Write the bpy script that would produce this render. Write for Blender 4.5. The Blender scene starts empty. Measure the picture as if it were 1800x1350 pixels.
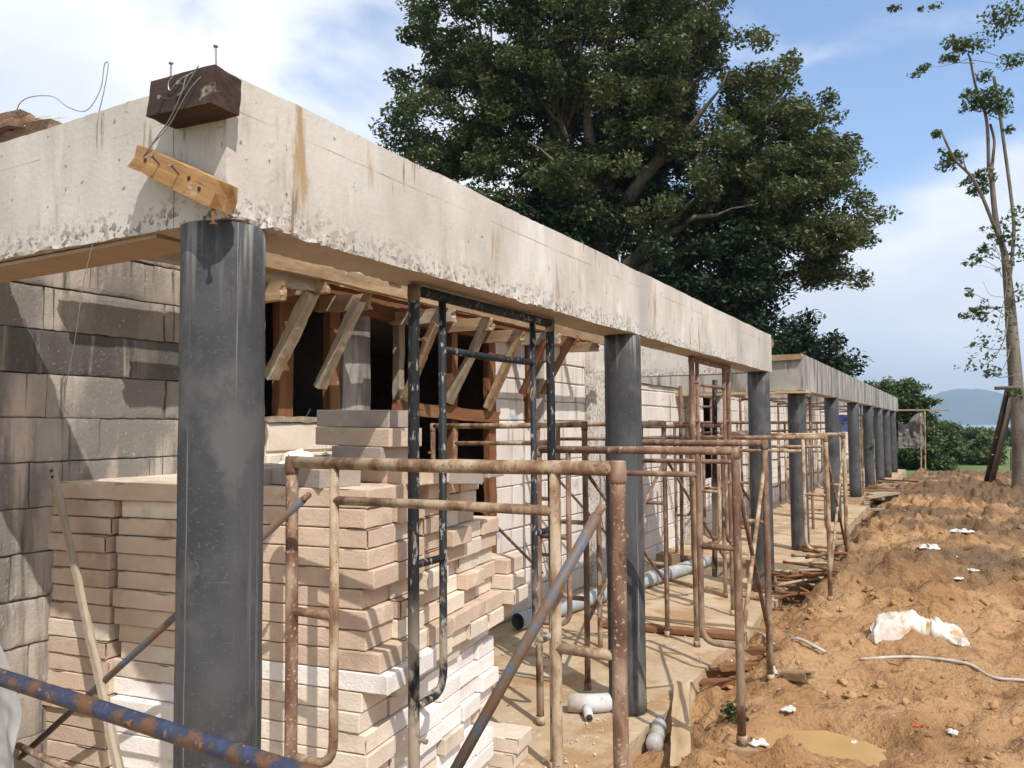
import bpy, bmesh, math, random
import numpy as np
from mathutils import Vector, Matrix
R = math.radians
random.seed(11); rng = np.random.default_rng(7)
S = bpy.context.scene
COL = S.collection

# ------------------------------------------------------------------ camera
cam = bpy.data.cameras.new('camera'); camo = bpy.data.objects.new('camera', cam); COL.objects.link(camo)
cam.sensor_width = 36.0; cam.lens = 28.0; cam.clip_start = 0.05; cam.clip_end = 40000
cr = Vector((0.87511, 0.48385, -0.00799)); cu = Vector((0.03328, -0.04370, 0.99849)); cf = Vector((-0.48277, 0.87406, 0.05435))
camo.matrix_world = Matrix(((cr.x, cu.x, -cf.x, 0), (cr.y, cu.y, -cf.y, 0), (cr.z, cu.z, -cf.z, 1.76), (0, 0, 0, 1)))
S.camera = camo
# ------------------------------------------------------------------ world and sun
SUN_EL, SUN_A = R(50), R(54)                       # azimuth A turns from -Y towards +X
sdir = Vector((math.sin(SUN_A) * math.cos(SUN_EL), -math.cos(SUN_A) * math.cos(SUN_EL), math.sin(SUN_EL)))
W = bpy.data.worlds.new('World'); S.world = W; W.use_nodes = True
wt = W.node_tree; wt.nodes.clear()
def wn(t, **k):
    n = wt.nodes.new(t)
    for a, b in k.items(): setattr(n, a, b)
    return n
def wl(a, b): wt.links.new(a, b)
out = wn('ShaderNodeOutputWorld'); bg = wn('ShaderNodeBackground'); bg.inputs['Strength'].default_value = 0.1
sky = wn('ShaderNodeTexSky', sky_type='NISHITA', sun_disc=False)
sky.sun_elevation = SUN_EL; sky.sun_rotation = math.atan2(sdir.x, sdir.y); sky.dust_density = 1.2; sky.air_density = 1.0
tc = wn('ShaderNodeTexCoord')
def dotmask(v, lo, hi):
    d = wn('ShaderNodeVectorMath', operation='DOT_PRODUCT'); wl(tc.outputs['Generated'], d.inputs[0]); d.inputs[1].default_value = Vector(v).normalized()
    m = wn('ShaderNodeMapRange', interpolation_type='SMOOTHSTEP'); wl(d.outputs['Value'], m.inputs['Value'])
    m.inputs['From Min'].default_value = lo; m.inputs['From Max'].default_value = hi
    return m.outputs['Result']
def wmath(op, a, b):
    m = wn('ShaderNodeMath', operation=op)
    for i, q in enumerate((a, b)):
        if isinstance(q, (int, float)): m.inputs[i].default_value = q
        else: wl(q, m.inputs[i])
    return m.outputs[0]
wmap = wn('ShaderNodeMapping'); wl(tc.outputs['Generated'], wmap.inputs['Vector']); wmap.inputs['Scale'].default_value = (1, 1, 2.0)
wmap.inputs['Location'].default_value = (0.35, 0.1, 0.2)
cn = wn('ShaderNodeTexNoise'); wl(wmap.outputs[0], cn.inputs['Vector']); cn.inputs['Scale'].default_value = 3.2; cn.inputs['Detail'].default_value = 9; cn.inputs['Roughness'].default_value = 0.52; cn.inputs['Distortion'].default_value = 0.25
blue1 = dotmask((-0.10, 1.12, 0.52), 0.90, 0.995)
blue2 = dotmask((-0.63, 0.80, 0.39), 0.985, 1.0)
hz = wn('ShaderNodeSeparateXYZ'); wl(tc.outputs['Generated'], hz.inputs[0])
hm = wn('ShaderNodeMapRange', interpolation_type='SMOOTHSTEP'); wl(hz.outputs['Z'], hm.inputs['Value']); hm.inputs['From Min'].default_value = 0.34; hm.inputs['From Max'].default_value = 0.02
e = wmath('ADD', cn.outputs['Fac'], 0.285)
e = wmath('SUBTRACT', e, wmath('MULTIPLY', blue1, 0.29))
e = wmath('SUBTRACT', e, wmath('MULTIPLY', blue2, 0.16))
e = wmath('ADD', e, wmath('MULTIPLY', hm.outputs['Result'], 0.34))
cm = wn('ShaderNodeMapRange', interpolation_type='SMOOTHSTEP'); wl(e, cm.inputs['Value']); cm.inputs['From Min'].default_value = 0.44; cm.inputs['From Max'].default_value = 0.70
cn2 = wn('ShaderNodeTexNoise'); wl(wmap.outputs[0], cn2.inputs['Vector']); cn2.inputs['Scale'].default_value = 1.9; cn2.inputs['Detail'].default_value = 5
cc = wn('ShaderNodeValToRGB'); wl(cn2.outputs['Fac'], cc.inputs[0])
cc.color_ramp.elements[0].position = 0.38; cc.color_ramp.elements[0].color = (6.6, 7.1, 8.2, 1)
cc.color_ramp.elements[1].position = 0.62; cc.color_ramp.elements[1].color = (10.2, 10.4, 10.8, 1)
skyb = wn('ShaderNodeMix', data_type='RGBA', blend_type='MULTIPLY'); skyb.inputs['Factor'].default_value = 1; wl(sky.outputs[0], skyb.inputs[6]); skyb.inputs[7].default_value = (1.72, 1.82, 1.95, 1)
mx = wn('ShaderNodeMix', data_type='RGBA'); wl(cm.outputs['Result'], mx.inputs['Factor']); wl(skyb.outputs[2], mx.inputs[6]); wl(cc.outputs[0], mx.inputs[7])
wl(mx.outputs[2], bg.inputs['Color']); wl(bg.outputs[0], out.inputs['Surface'])
sl = bpy.data.lights.new('sun', 'SUN'); sl.energy = 4.2; sl.angle = R(0.5); sl.color = (1.0, 0.96, 0.905)
so = bpy.data.objects.new('sun', sl); COL.objects.link(so); so.rotation_euler = sdir.to_track_quat('Z', 'Y').to_euler()
S.view_settings.view_transform = 'Standard'; S.view_settings.look = 'None'; S.view_settings.gamma = 1; S.view_settings.exposure = 0.28
S.cycles.max_bounces = 6

# ------------------------------------------------------------------ numpy noise
def _h(ix, iy, iz, s):
    n = (ix * 374761393 + iy * 668265263 + iz * 2147483647 + s * 1274126177) & 0xffffffff
    n = ((n ^ (n >> 13)) * 1274126177) & 0xffffffff
    n = ((n ^ (n >> 16)) * 2246822519) & 0xffffffff
    return ((n ^ (n >> 15)) & 0xffff) / 65535.0
def vnoise(p, s=0):
    i = np.floor(p).astype(np.int64); f = p - i; f = f * f * (3 - 2 * f)
    r = 0
    for a in (0, 1):
        for b in (0, 1):
            for c in (0, 1):
                w = (f[:, 0] if a else 1 - f[:, 0]) * (f[:, 1] if b else 1 - f[:, 1]) * (f[:, 2] if c else 1 - f[:, 2])
                r = r + w * _h(i[:, 0] + a, i[:, 1] + b, i[:, 2] + c, s)
    return r * 2 - 1
def fbm(p, o=4, s=0):
    r = 0; a = 1.0; t = 0
    for k in range(o):
        r = r + a * vnoise(p * 2 ** k + 17.3 * k, s + k); t += a; a *= 0.5
    return r / t
def nvec(p, s=0, o=1): return np.stack([fbm(p, o, s), fbm(p, o, s + 31), fbm(p, o, s + 57)], 1)

def worley(x, y, sc, s, p=1.0):
    """rounded clods: one lump of random height per cell"""
    X, Y = x * sc, y * sc; ix, iy = np.floor(X).astype(np.int64), np.floor(Y).astype(np.int64); r = np.zeros_like(X)
    for a in (-1, 0, 1):
        for b in (-1, 0, 1):
            i, j = ix + a, iy + b; z = 0 * i
            fx, fy = i + _h(i, j, z, s), j + _h(i, j, z, s + 1); h = _h(i, j, z + 3, s + 2); w = .35 + .45 * _h(i, j, z, s + 3); e = _h(i, j, z, s + 4) * 3.14
            dx, dy = X - fx, Y - fy; u, v = dx * np.cos(e) + dy * np.sin(e), (dy * np.cos(e) - dx * np.sin(e)) * 1.5
            r = np.maximum(r, np.clip(1 - (u * u + v * v) / w ** 2, 0, 1) ** .6 * np.clip(h - .35, 0, 1) * 1.5 * p)
    return r
# ------------------------------------------------------------------ materials
def mat(name, cols, scale=3, stretch=(1, 1, 1), rough=0.85, bump=0.3, bscale=40, layers=(), metallic=0, hv=0.0, detail=8, spec=0.3, bdist=0.01, trans=0.0, bstretch=None):
    """cols: list of (pos, rgb). layers: (scale, stretch, lo, hi, rgb, seed[, (axis, z0, z1)])"""
    m = bpy.data.materials.new(name); m.use_nodes = True; t = m.node_tree; N = t.nodes; L = t.links.new
    b = N['Principled BSDF']; b.inputs['Roughness'].default_value = rough; b.inputs['Metallic'].default_value = metallic
    b.inputs['Specular IOR Level'].default_value = spec
    c = N.new('ShaderNodeTexCoord'); oi = N.new('ShaderNodeObjectInfo')
    ad = N.new('ShaderNodeVectorMath'); ad.operation = 'ADD'; L(c.outputs['Object'], ad.inputs[0])
    rv = N.new('ShaderNodeMath'); rv.operation = 'MULTIPLY'; L(oi.outputs['Random'], rv.inputs[0]); rv.inputs[1].default_value = 37.0 if hv else 0.0
    L(rv.outputs[0], ad.inputs[1])
    def noise(sc, st, seed=0.0, det=detail):
        mp = N.new('ShaderNodeMapping'); L(ad.outputs[0], mp.inputs['Vector']); mp.inputs['Scale'].default_value = st; mp.inputs['Location'].default_value = (seed, seed * 1.7, seed * .6)
        n = N.new('ShaderNodeTexNoise'); L(mp.outputs[0], n.inputs['Vector']); n.inputs['Scale'].default_value = sc; n.inputs['Detail'].default_value = det; n.inputs['Roughness'].default_value = 0.6
        return n.outputs['Fac']
    rp = N.new('ShaderNodeValToRGB'); L(noise(scale, stretch), rp.inputs[0])
    el = rp.color_ramp.elements
    while len(el) < len(cols): el.new(0.5)
    for q, (p, rgb) in zip(el, cols): q.position = p; q.color = (*rgb, 1)
    cur = rp.outputs[0]
    for ly in layers:
        sc, st, lo, hi, rgb, seed = ly[:6]
        mr = N.new('ShaderNodeMapRange'); mr.interpolation_type = 'SMOOTHSTEP'; L(noise(sc, st, seed), mr.inputs['Value']); mr.inputs['From Min'].default_value = lo; mr.inputs['From Max'].default_value = hi
        f = mr.outputs['Result']
        if len(ly) > 6:
            ax, z0, z1 = ly[6]
            sp = N.new('ShaderNodeSeparateXYZ'); L(c.outputs['Object'], sp.inputs[0])
            m2 = N.new('ShaderNodeMapRange'); src = sp.outputs['Z' if ax == 'band' else ax]
            if ax == 'band':                                     # a line at height z0, half width z1
                s1 = N.new('ShaderNodeMath'); s1.operation = 'SUBTRACT'; L(src, s1.inputs[0]); s1.inputs[1].default_value = z0; s2 = N.new('ShaderNodeMath'); s2.operation = 'ABSOLUTE'; L(s1.outputs[0], s2.inputs[0]); src = s2.outputs[0]; z0, z1 = z1, z1 * .2
            L(src, m2.inputs['Value']); m2.inputs['From Min'].default_value = z0; m2.inputs['From Max'].default_value = z1
            mu = N.new('ShaderNodeMath'); mu.operation = 'MULTIPLY'; L(f, mu.inputs[0]); L(m2.outputs['Result'], mu.inputs[1]); f = mu.outputs[0]
        x = N.new('ShaderNodeMix'); x.data_type = 'RGBA'; L(f, x.inputs['Factor']); L(cur, x.inputs[6]); x.inputs[7].default_value = (*rgb, 1); cur = x.outputs[2]
    if hv:
        hs = N.new('ShaderNodeHueSaturation'); mr = N.new('ShaderNodeMapRange'); L(oi.outputs['Random'], mr.inputs['Value']); mr.inputs['To Min'].default_value = 1 - hv; mr.inputs['To Max'].default_value = 1 + hv
        L(mr.outputs['Result'], hs.inputs['Value']); L(cur, hs.inputs['Color']); cur = hs.outputs['Color']
    L(cur, b.inputs['Base Color'])
    if bump:
        bp = N.new('ShaderNodeBump'); bp.inputs['Strength'].default_value = bump; bp.inputs['Distance'].default_value = bdist
        L(noise(bscale, bstretch or (1, 1, 1), 3.3, 6), bp.inputs['Height']); L(bp.outputs[0], b.inputs['Normal'])
    if trans:
        tr = N.new('ShaderNodeBsdfTranslucent'); L(cur, tr.inputs['Color']); ms = N.new('ShaderNodeMixShader'); ms.inputs[0].default_value = trans
        L(b.outputs[0], ms.inputs[1]); L(tr.outputs[0], ms.inputs[2]); L(ms.outputs[0], N['Material Output'].inputs['Surface'])
    return m
V = (1, 1, 0.12)
M_CONC = mat('cast concrete', [(.3, (.43, .385, .335)), (.5, (.545, .50, .445)), (.7, (.62, .58, .53))], 2.2, (1, 1, .7), .9, .35, 55, [
    (7, (1, 1, .22), .565, .74, (.35, .28, .205), 4.0), (9, (1, 1, .16), .60, .72, (.37, .26, .15), 9.0), (26, (1, 1, 1), .66, .70, (.16, .135, .11), 2.0), (5, (1, 1, .3), .56, .70, (.66, .62, .56), 27.0),
    (45, (1, 1, 1), .5, .6, (.56, .52, .47), 6.0, ('Z', 2.46, 2.36)), (42, (1, 1, 1), .52, .60, (.17, .145, .12), 1.0, ('Z', 2.44, 2.36)), (20, (1, 1, 1), .55, .63, (.36, .32, .28), 51.0, ('Z', 2.47, 2.38)),
    (1.3, (1, 1, .2), .50, .68, (.40, .365, .32), 12.0), (17, (1, 1, .13), .62, .70, (.25, .19, .125), 31.0), (3, (1, 1, 1), .40, .55, (.36, .22, .12), 41.0, ('band', 2.648, .0035))], bdist=.006)
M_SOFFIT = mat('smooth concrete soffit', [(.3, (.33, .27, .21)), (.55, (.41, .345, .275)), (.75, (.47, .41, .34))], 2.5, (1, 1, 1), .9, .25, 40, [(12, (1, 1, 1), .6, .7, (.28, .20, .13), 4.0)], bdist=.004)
M_CONC_OLD = mat('stained concrete', [(.3, (.25, .23, .20)), (.55, (.36, .335, .30)), (.75, (.44, .41, .37))], 2.0, (1, 1, .5), .92, .4, 40, [
    (6, (1, 1, .16), .48, .64, (.12, .11, .10), 4.0), (9, (1, 1, .12), .58, .70, (.46, .42, .36), 8.0), (3, (1, 1, .4), .5, .66, (.16, .15, .135), 12.0)])
M_UNDER = mat('form board underside', [(.3, (.30, .20, .12)), (.7, (.42, .31, .21))], 3, (1, .1, 1), .85, .2, 30)
M_PIPE = mat('black plastic pipe', [(.3, (.030, .031, .033)), (.5, (.045, .046, .048)), (.7, (.070, .070, .071))], 7, (1, 1, .6), .72, .2, 60, [
    (24, (1, 1, .005), .625, .65, (.19, .19, .185), 2.0), (12, (1, 1, .02), .60, .66, (.12, .12, .12), 44.0), (24, (.2, .2, 4), .675, .72, (.13, .128, .122), 5.0), (60, (1, 1, .7), .70, .74, (.20, .19, .18), 7.0), (120, (.7, .7, 1), .56, .68, (.082, .084, .087), 23.0), (1.4, (1, 1, .6), .50, .62, (.072, .075, .08), 47.0),
    (3.2, (1, 1, .45), .50, .72, (.070, .071, .073), 11.0), (5, (1, 1, .8), .50, .64, (.088, .087, .085), 19.0), (16, (1, 1, .06), .52, .64, (.24, .23, .21), 13.0, ('Z', 2.05, 2.34)), (7, (1, 1, .4), .45, .7, (.26, .22, .17), 17.0, ('Z', .35, .0))], hv=.06, spec=.45, bdist=.003)
STEEL = dict(rough=.75, bump=.5, bscale=90, bdist=.004, hv=.08)
M_RUST_TAN = mat('rusty steel under cement splash', [(.33, (.12, .06, .033)), (.45, (.22, .13, .075)), (.55, (.36, .265, .17)), (.72, (.48, .385, .275))], 14, (1, 1, .5), layers=[
    (60, (1, 1, 1), .60, .68, (.09, .045, .025), 3.0), (25, (1, 1, .6), .66, .74, (.38, .16, .04), 6.0), (120, (1, 1, 1), .66, .7, (.55, .5, .42), 8.0)], **STEEL)
M_RUSTMIX = mat('reddish rusty steel with cement specks', [(.35, (.10, .05, .032)), (.5, (.19, .105, .068)), (.6, (.30, .20, .135)), (.75, (.44, .35, .25))], 13, (1, 1, .4), layers=[(80, (1, 1, 1), .58, .66, (.46, .38, .29), 3.0), (30, (1, 1, .6), .62, .70, (.10, .05, .03), 6.0)], **STEEL)
M_RUST = mat('brown rusty steel', [(.32, (.105, .055, .035)), (.52, (.18, .102, .066)), (.7, (.32, .22, .15))], 12, (1, 1, .5), layers=[
    (70, (1, 1, 1), .63, .70, (.36, .27, .2), 3.0), (20, (1, 1, .3), .55, .68, (.36, .28, .2), 6.0), (13, (1, 1, .5), .40, .56, (.43, .335, .235), 11.0, ('Z', .75, .25))], **STEEL)
M_BLACKSTEEL = mat('black painted steel', [(.35, (.009, .010, .012)), (.65, (.018, .019, .022))], 12, (1, 1, .5), layers=[
    (50, (1, 1, .4), .58, .64, (.26, .24, .22), 3.0), (18, (1, 1, .3), .63, .70, (.14, .085, .055), 6.0), (10, (1, 1, .5), .40, .56, (.40, .33, .25), 9.0, ('Z', 1.15, .75))], rough=.62, bump=.4, bscale=90, bdist=.003, hv=.08)
M_BLUESTEEL = mat('blue paint over rust', [(.40, (.15, .085, .05)), (.49, (.13, .105, .09)), (.56, (.10, .105, .13)), (.72, (.13, .15, .20))], 16, (1, 1, 1), layers=[
    (50, (1, 1, 1), .62, .7, (.26, .11, .04), 3.0), (30, (1, 1, 1), .66, .74, (.42, .38, .34), 7.0)], rough=.55, bump=.4, bscale=90, bdist=.003, hv=.1)
M_BLUEPOLE = mat('blue pole with rusty underside', [(.42, (.13, .06, .03)), (.47, (.08, .055, .045)), (.53, (.03, .036, .065)), (.72, (.05, .068, .14))], 13, (1, 1, 1), layers=[
    (50, (1, 1, 1), .60, .68, (.28, .11, .03), 3.0)], rough=.5, bump=.4, bscale=90, bdist=.003)
def blockmat(n, a, b, c): return mat(n, [(.3, a), (.55, b), (.75, c)], 5, (1, 1, 1.5), .95, .55, 90, [(9, (1, 1, 1), .66, .76, (.42, .27, .12), 3.0), (30, (1, 1, 1), .70, .75, (.33, .26, .19), 7.0), (4, (1, 1, 1), .54, .70, tuple(v * .86 for v in a), 13.0), (12, (.5, .5, .5), .60, .70, tuple(min(v * 1.12, .86) for v in c), 17.0)], hv=.10, bdist=.006)
M_BLK = [blockmat('tan aerated block', (.49, .36, .262), (.57, .435, .325), (.645, .51, .39)), blockmat('cream aerated block', (.60, .49, .378), (.68, .578, .462), (.735, .64, .53)), blockmat('white aerated block', (.71, .645, .585), (.78, .73, .675), (.83, .79, .74))]
M_BLKGREYSHADE = blockmat('grey aerated block with shade in colour', (.31, .26, .22), (.37, .31, .265), (.42, .355, .30))  # block grey deepened to paint in the beam's shade on the small pile
M_WALL = mat('weathered block wall', [(.3, (.235, .205, .175)), (.5, (.36, .31, .26)), (.7, (.47, .405, .34))], 3.5, (1, 1, .45), .95, .5, 60, [
    (9, (1, 1, .09), .47, .60, (.20, .175, .15), 4.0), (26, (1, 1, .03), .58, .64, (.10, .09, .085), 8.0), (38, (1, 1, .35), .57, .70, (.45, .385, .32), 2.0), (6, (1, 1, .06), .54, .62, (.56, .44, .355), 21.0, ('Z', 2.05, 1.75)), (2.2, (1, 1, .5), .46, .60, (.19, .17, .15), 33.0), (70, (1, 1, 1), .60, .70, (.36, .32, .275), 37.0)], bdist=.008)
M_WALLDARK = mat('dark wet course', [(.3, (.05, .046, .042)), (.55, (.10, .09, .08)), (.75, (.19, .165, .14))], 4, (1, 1, .25), .9, .5, 60, [(14, (1, 1, .06), .55, .66, (.27, .23, .19), 3.0), (50, (1, 1, 1), .6, .7, (.2, .175, .15), 5.0)])
M_WALLWHITE = mat('whitish block wall', [(.3, (.56, .49, .43)), (.6, (.68, .62, .56)), (.8, (.74, .69, .64))], 3, (1, 1, .4), .95, .4, 60, [
    (8, (1, 1, .09), .56, .68, (.34, .31, .29), 4.0), (16, (1, 1, .05), .61, .68, (.34, .24, .16), 8.0), (3, (1, 1, 1), .6, .66, (.40, .41, .44), 15.0)])
M_DARKGAP = mat('dark mortar', [(.3, (.09, .08, .07)), (.7, (.14, .12, .10))], 20)  # dark tone of the mortar itself
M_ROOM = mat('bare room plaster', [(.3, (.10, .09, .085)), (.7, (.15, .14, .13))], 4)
def woodmat(n, a, b, c, hv=.12): return mat(n, [(.3, a), (.52, b), (.75, c)], 9, (.18, 1.6, 1.6), .85, .45, 24, [(30, (.12, 2, 2), .62, .72, tuple(v * .45 for v in a), 3.0), (7, (1, 1, 1), .66, .76, (.50, .44, .36), 6.0)], hv=hv, bdist=.006, bstretch=(.12, 2, 2))
M_WOOD = woodmat('sunned pine', (.20, .125, .065), (.31, .205, .115), (.44, .315, .19))
M_WOODPALE = woodmat('pale weathered pine', (.32, .22, .12), (.45, .33, .2), (.56, .44, .3))
M_WOODRED = woodmat('reddish timber', (.12, .05, .022), (.19, .085, .037), (.27, .135, .065))
M_WOODGREY = woodmat('cement splashed timber', (.22, .17, .12), (.34, .275, .20), (.46, .39, .30))
M_WOODORANGE = woodmat('orange broken wood', (.22, .115, .045), (.35, .195, .08), (.48, .31, .15), 0)
M_WOODDARK = woodmat('dark wet wood', (.028, .016, .012), (.052, .030, .022), (.085, .05, .036), 0)
M_PLY = mat('plywood', [(.3, (.38, .24, .12)), (.7, (.52, .36, .2))], 5, (.2, 1, 1), .8, .2, 30)
M_SLAB = mat('dusty floor slab', [(.3, (.34, .24, .145)), (.5, (.43, .32, .205)), (.7, (.50, .40, .28))], 1.6, (1, 1, 1), .92, .4, 25, [(5, (1, 1, 1), .52, .66, (.36, .21, .095), 3.0), (12, (1, 1, 1), .60, .70, (.54, .47, .38), 6.0), (2, (1, 1, 1), .50, .64, (.33, .205, .105), 16.0), (40, (1, 1, 1), .66, .71, (.22, .14, .08), 19.0)])
M_MUD = mat('orange mud', [(.3, (.275, .14, .056)), (.5, (.39, .218, .098)), (.72, (.49, .305, .155))], 1.7, (1, 1, 1), .82, 1.0, 26, [
    (.45, (1, 1, 1), .40, .54, (.155, .092, .046), 5.0, ('Y', 7.6, 9.6)), (5, (1, 1, 1), .55, .70, (.22, .115, .045), 2.0), (14, (1, 1, 1), .60, .72, (.20, .105, .042), 8.0), (40, (1, 1, 1), .62, .70, (.19, .105, .048), 18.0), (30, (1, 1, 1), .66, .70, (.55, .46, .35), 38.0), (.8, (1, 1, 1), .62, .72, (.50, .31, .145), 14.0)], bdist=.05, spec=.35)
M_PUDDLE = mat('muddy water', [(.3, (.40, .245, .095)), (.7, (.46, .295, .125))], 3, rough=.16, bump=.05, bscale=8, spec=.6)
M_GRASS = mat('grass field', [(.3, (.07, .115, .035)), (.6, (.115, .165, .055)), (.8, (.17, .19, .08))], .35, rough=.95, bump=.4, bscale=12, bdist=.1)
M_SEA = mat('sea water', [(.4, (.20, .27, .33)), (.6, (.25, .32, .37))], .01, rough=.35, bump=0)
M_HILL = mat('wooded far hill', [(.35, (.022, .036, .026)), (.65, (.045, .065, .042))], .006, rough=1, bump=0, spec=0)
M_LEAF = mat('dark broad leaves', [(.3, (.042, .058, .022)), (.5, (.085, .105, .038)), (.68, (.18, .188, .078))], .9, rough=.5, bump=0, trans=.25, spec=.35, detail=10)
M_LEAFMID = mat('mid green leaves', [(.3, (.045, .07, .022)), (.6, (.085, .12, .038)), (.8, (.14, .17, .06))], .9, rough=.55, bump=0, trans=.25, spec=.3)
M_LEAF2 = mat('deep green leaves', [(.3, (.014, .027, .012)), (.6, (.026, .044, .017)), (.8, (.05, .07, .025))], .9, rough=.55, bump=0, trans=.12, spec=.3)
M_LEAF3 = mat('fresh green leaves', [(.3, (.055, .085, .03)), (.6, (.09, .125, .042)), (.8, (.15, .18, .065))], 1.2, rough=.5, bump=0, trans=.25)
M_BARK = mat('grey bark', [(.3, (.10, .08, .062)), (.6, (.19, .16, .125)), (.8, (.28, .24, .195))], 6, (1, 1, .3), .95, .7, 20, [(5, (1, 1, .4), .6, .72, (.09, .10, .05), 3.0)], bdist=.03)
M_BARKPALE = mat('pale brown bark', [(.3, (.10, .075, .065)), (.6, (.19, .15, .13)), (.8, (.27, .23, .20))], 8, (1, 1, .3), .95, .5, 30)
M_GREYPIPE = mat('grey plastic pipe', [(.3, (.27, .30, .32)), (.7, (.38, .40, .41))], 6, rough=.5, bump=.1, layers=[(7, (1, .5, 1), .5, .62, (.52, .45, .36), 3.0, ('Y', 7.6, 8.4)), (15, (1, 1, 1), .60, .70, (.40, .32, .22), 6.0)])
M_WHITEPVC = mat('white plastic fitting', [(.3, (.46, .47, .48)), (.7, (.60, .60, .60))], 6, rough=.5, bump=.05, layers=[(4, (1, 1, 1), .5, .68, (.40, .34, .27), 8.0), (12, (1, 1, 1), .62, .72, (.42, .32, .2), 3.0)])
M_SACK = mat('woven white sack', [(.3, (.42, .34, .27)), (.5, (.60, .54, .48)), (.75, (.70, .65, .60))], 5, rough=.75, bump=.3, bscale=60, layers=[(6, (1, 1, 1), .53, .66, (.46, .28, .14), 4.0), (9, (3, .5, 1), .68, .72, (.50, .14, .09), 9.0)])
M_SHEET = mat('dirty plastic sheet', [(.3, (.42, .42, .42)), (.7, (.60, .60, .60))], 6, rough=.3, bump=.3, bscale=20, trans=.35, spec=.5)
M_PAPER = mat('pale scrap', [(.3, (.42, .38, .33)), (.6, (.66, .63, .59))], 14, rough=.6, bump=.3, hv=.1)
M_WIRE = mat('grey tie wire', [(.4, (.22, .22, .23)), (.6, (.34, .34, .35))], 10, rough=.45, metallic=.6, bump=0)
M_NAIL = mat('steel nail', [(.4, (.20, .19, .19)), (.6, (.30, .26, .24))], 30, rough=.45, metallic=.7, bump=0)
M_CREAMBAG = mat('cream paper bags', [(.3, (.66, .60, .46)), (.7, (.78, .74, .62))], 7, rough=.8, bump=.3, bscale=18)
M_TARPBLUE = mat('blue tarp', [(.4, (.05, .09, .33)), (.6, (.16, .2, .48))], 7, rough=.5, bump=.2)
M_TARPGREY = mat('grey shade cloth', [(.4, (.13, .13, .12)), (.6, (.24, .23, .21))], 3, rough=.9, bump=.3, trans=.2)
M_HOSE = mat('grey hose', [(.4, (.36, .31, .25)), (.6, (.50, .46, .41))], 14, rough=.6, bump=.1)
M_THATCH = mat('old bark and straw', [(.3, (.10, .055, .035)), (.55, (.20, .12, .075)), (.75, (.38, .31, .24))], 8, (.25, 2, 2), .95, .8, 30, bdist=.02)
M_RUBBLE = mat('clods and stones', [(.3, (.23, .115, .046)), (.5, (.35, .195, .086)), (.72, (.46, .285, .14))], 1.7, rough=.85, bump=.6, bscale=60, layers=[(.45, (1, 1, 1), .40, .54, (.155, .092, .046), 5.0, ('Y', 7.6, 9.6)), (9, (1, 1, 1), .69, .71, (.55, .49, .42), 4.0)])

# ------------------------------------------------------------------ object helpers
def tag(o, label=None, cat=None, group=None, kind=None):
    if label: o['label'] = label
    if cat: o['category'] = cat
    if group: o['group'] = group
    if kind: o['kind'] = kind
    return o
def empty(name, loc, label, cat, group=None):
    o = bpy.data.objects.new(name, None); COL.objects.link(o); o.location = loc; o.empty_display_size = .1
    return tag(o, label, cat, group)
def link(name, me, m, parent=None, smooth=False):
    o = bpy.data.objects.new(name, me); COL.objects.link(o)
    if m is not None:
        if me.materials: me.materials[0] = m
        else: me.materials.append(m)
    if smooth: me.polygons.foreach_set('use_smooth', [True] * len(me.polygons))
    if parent is not None:
        adopt(o, parent)
    return o
def wm(o): return o.matrix_basis if o.parent is None else wm(o.parent) @ o.matrix_parent_inverse @ o.matrix_basis
def adopt(o, parent): o.parent = parent; o.matrix_parent_inverse = wm(parent).inverted(); return o
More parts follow.
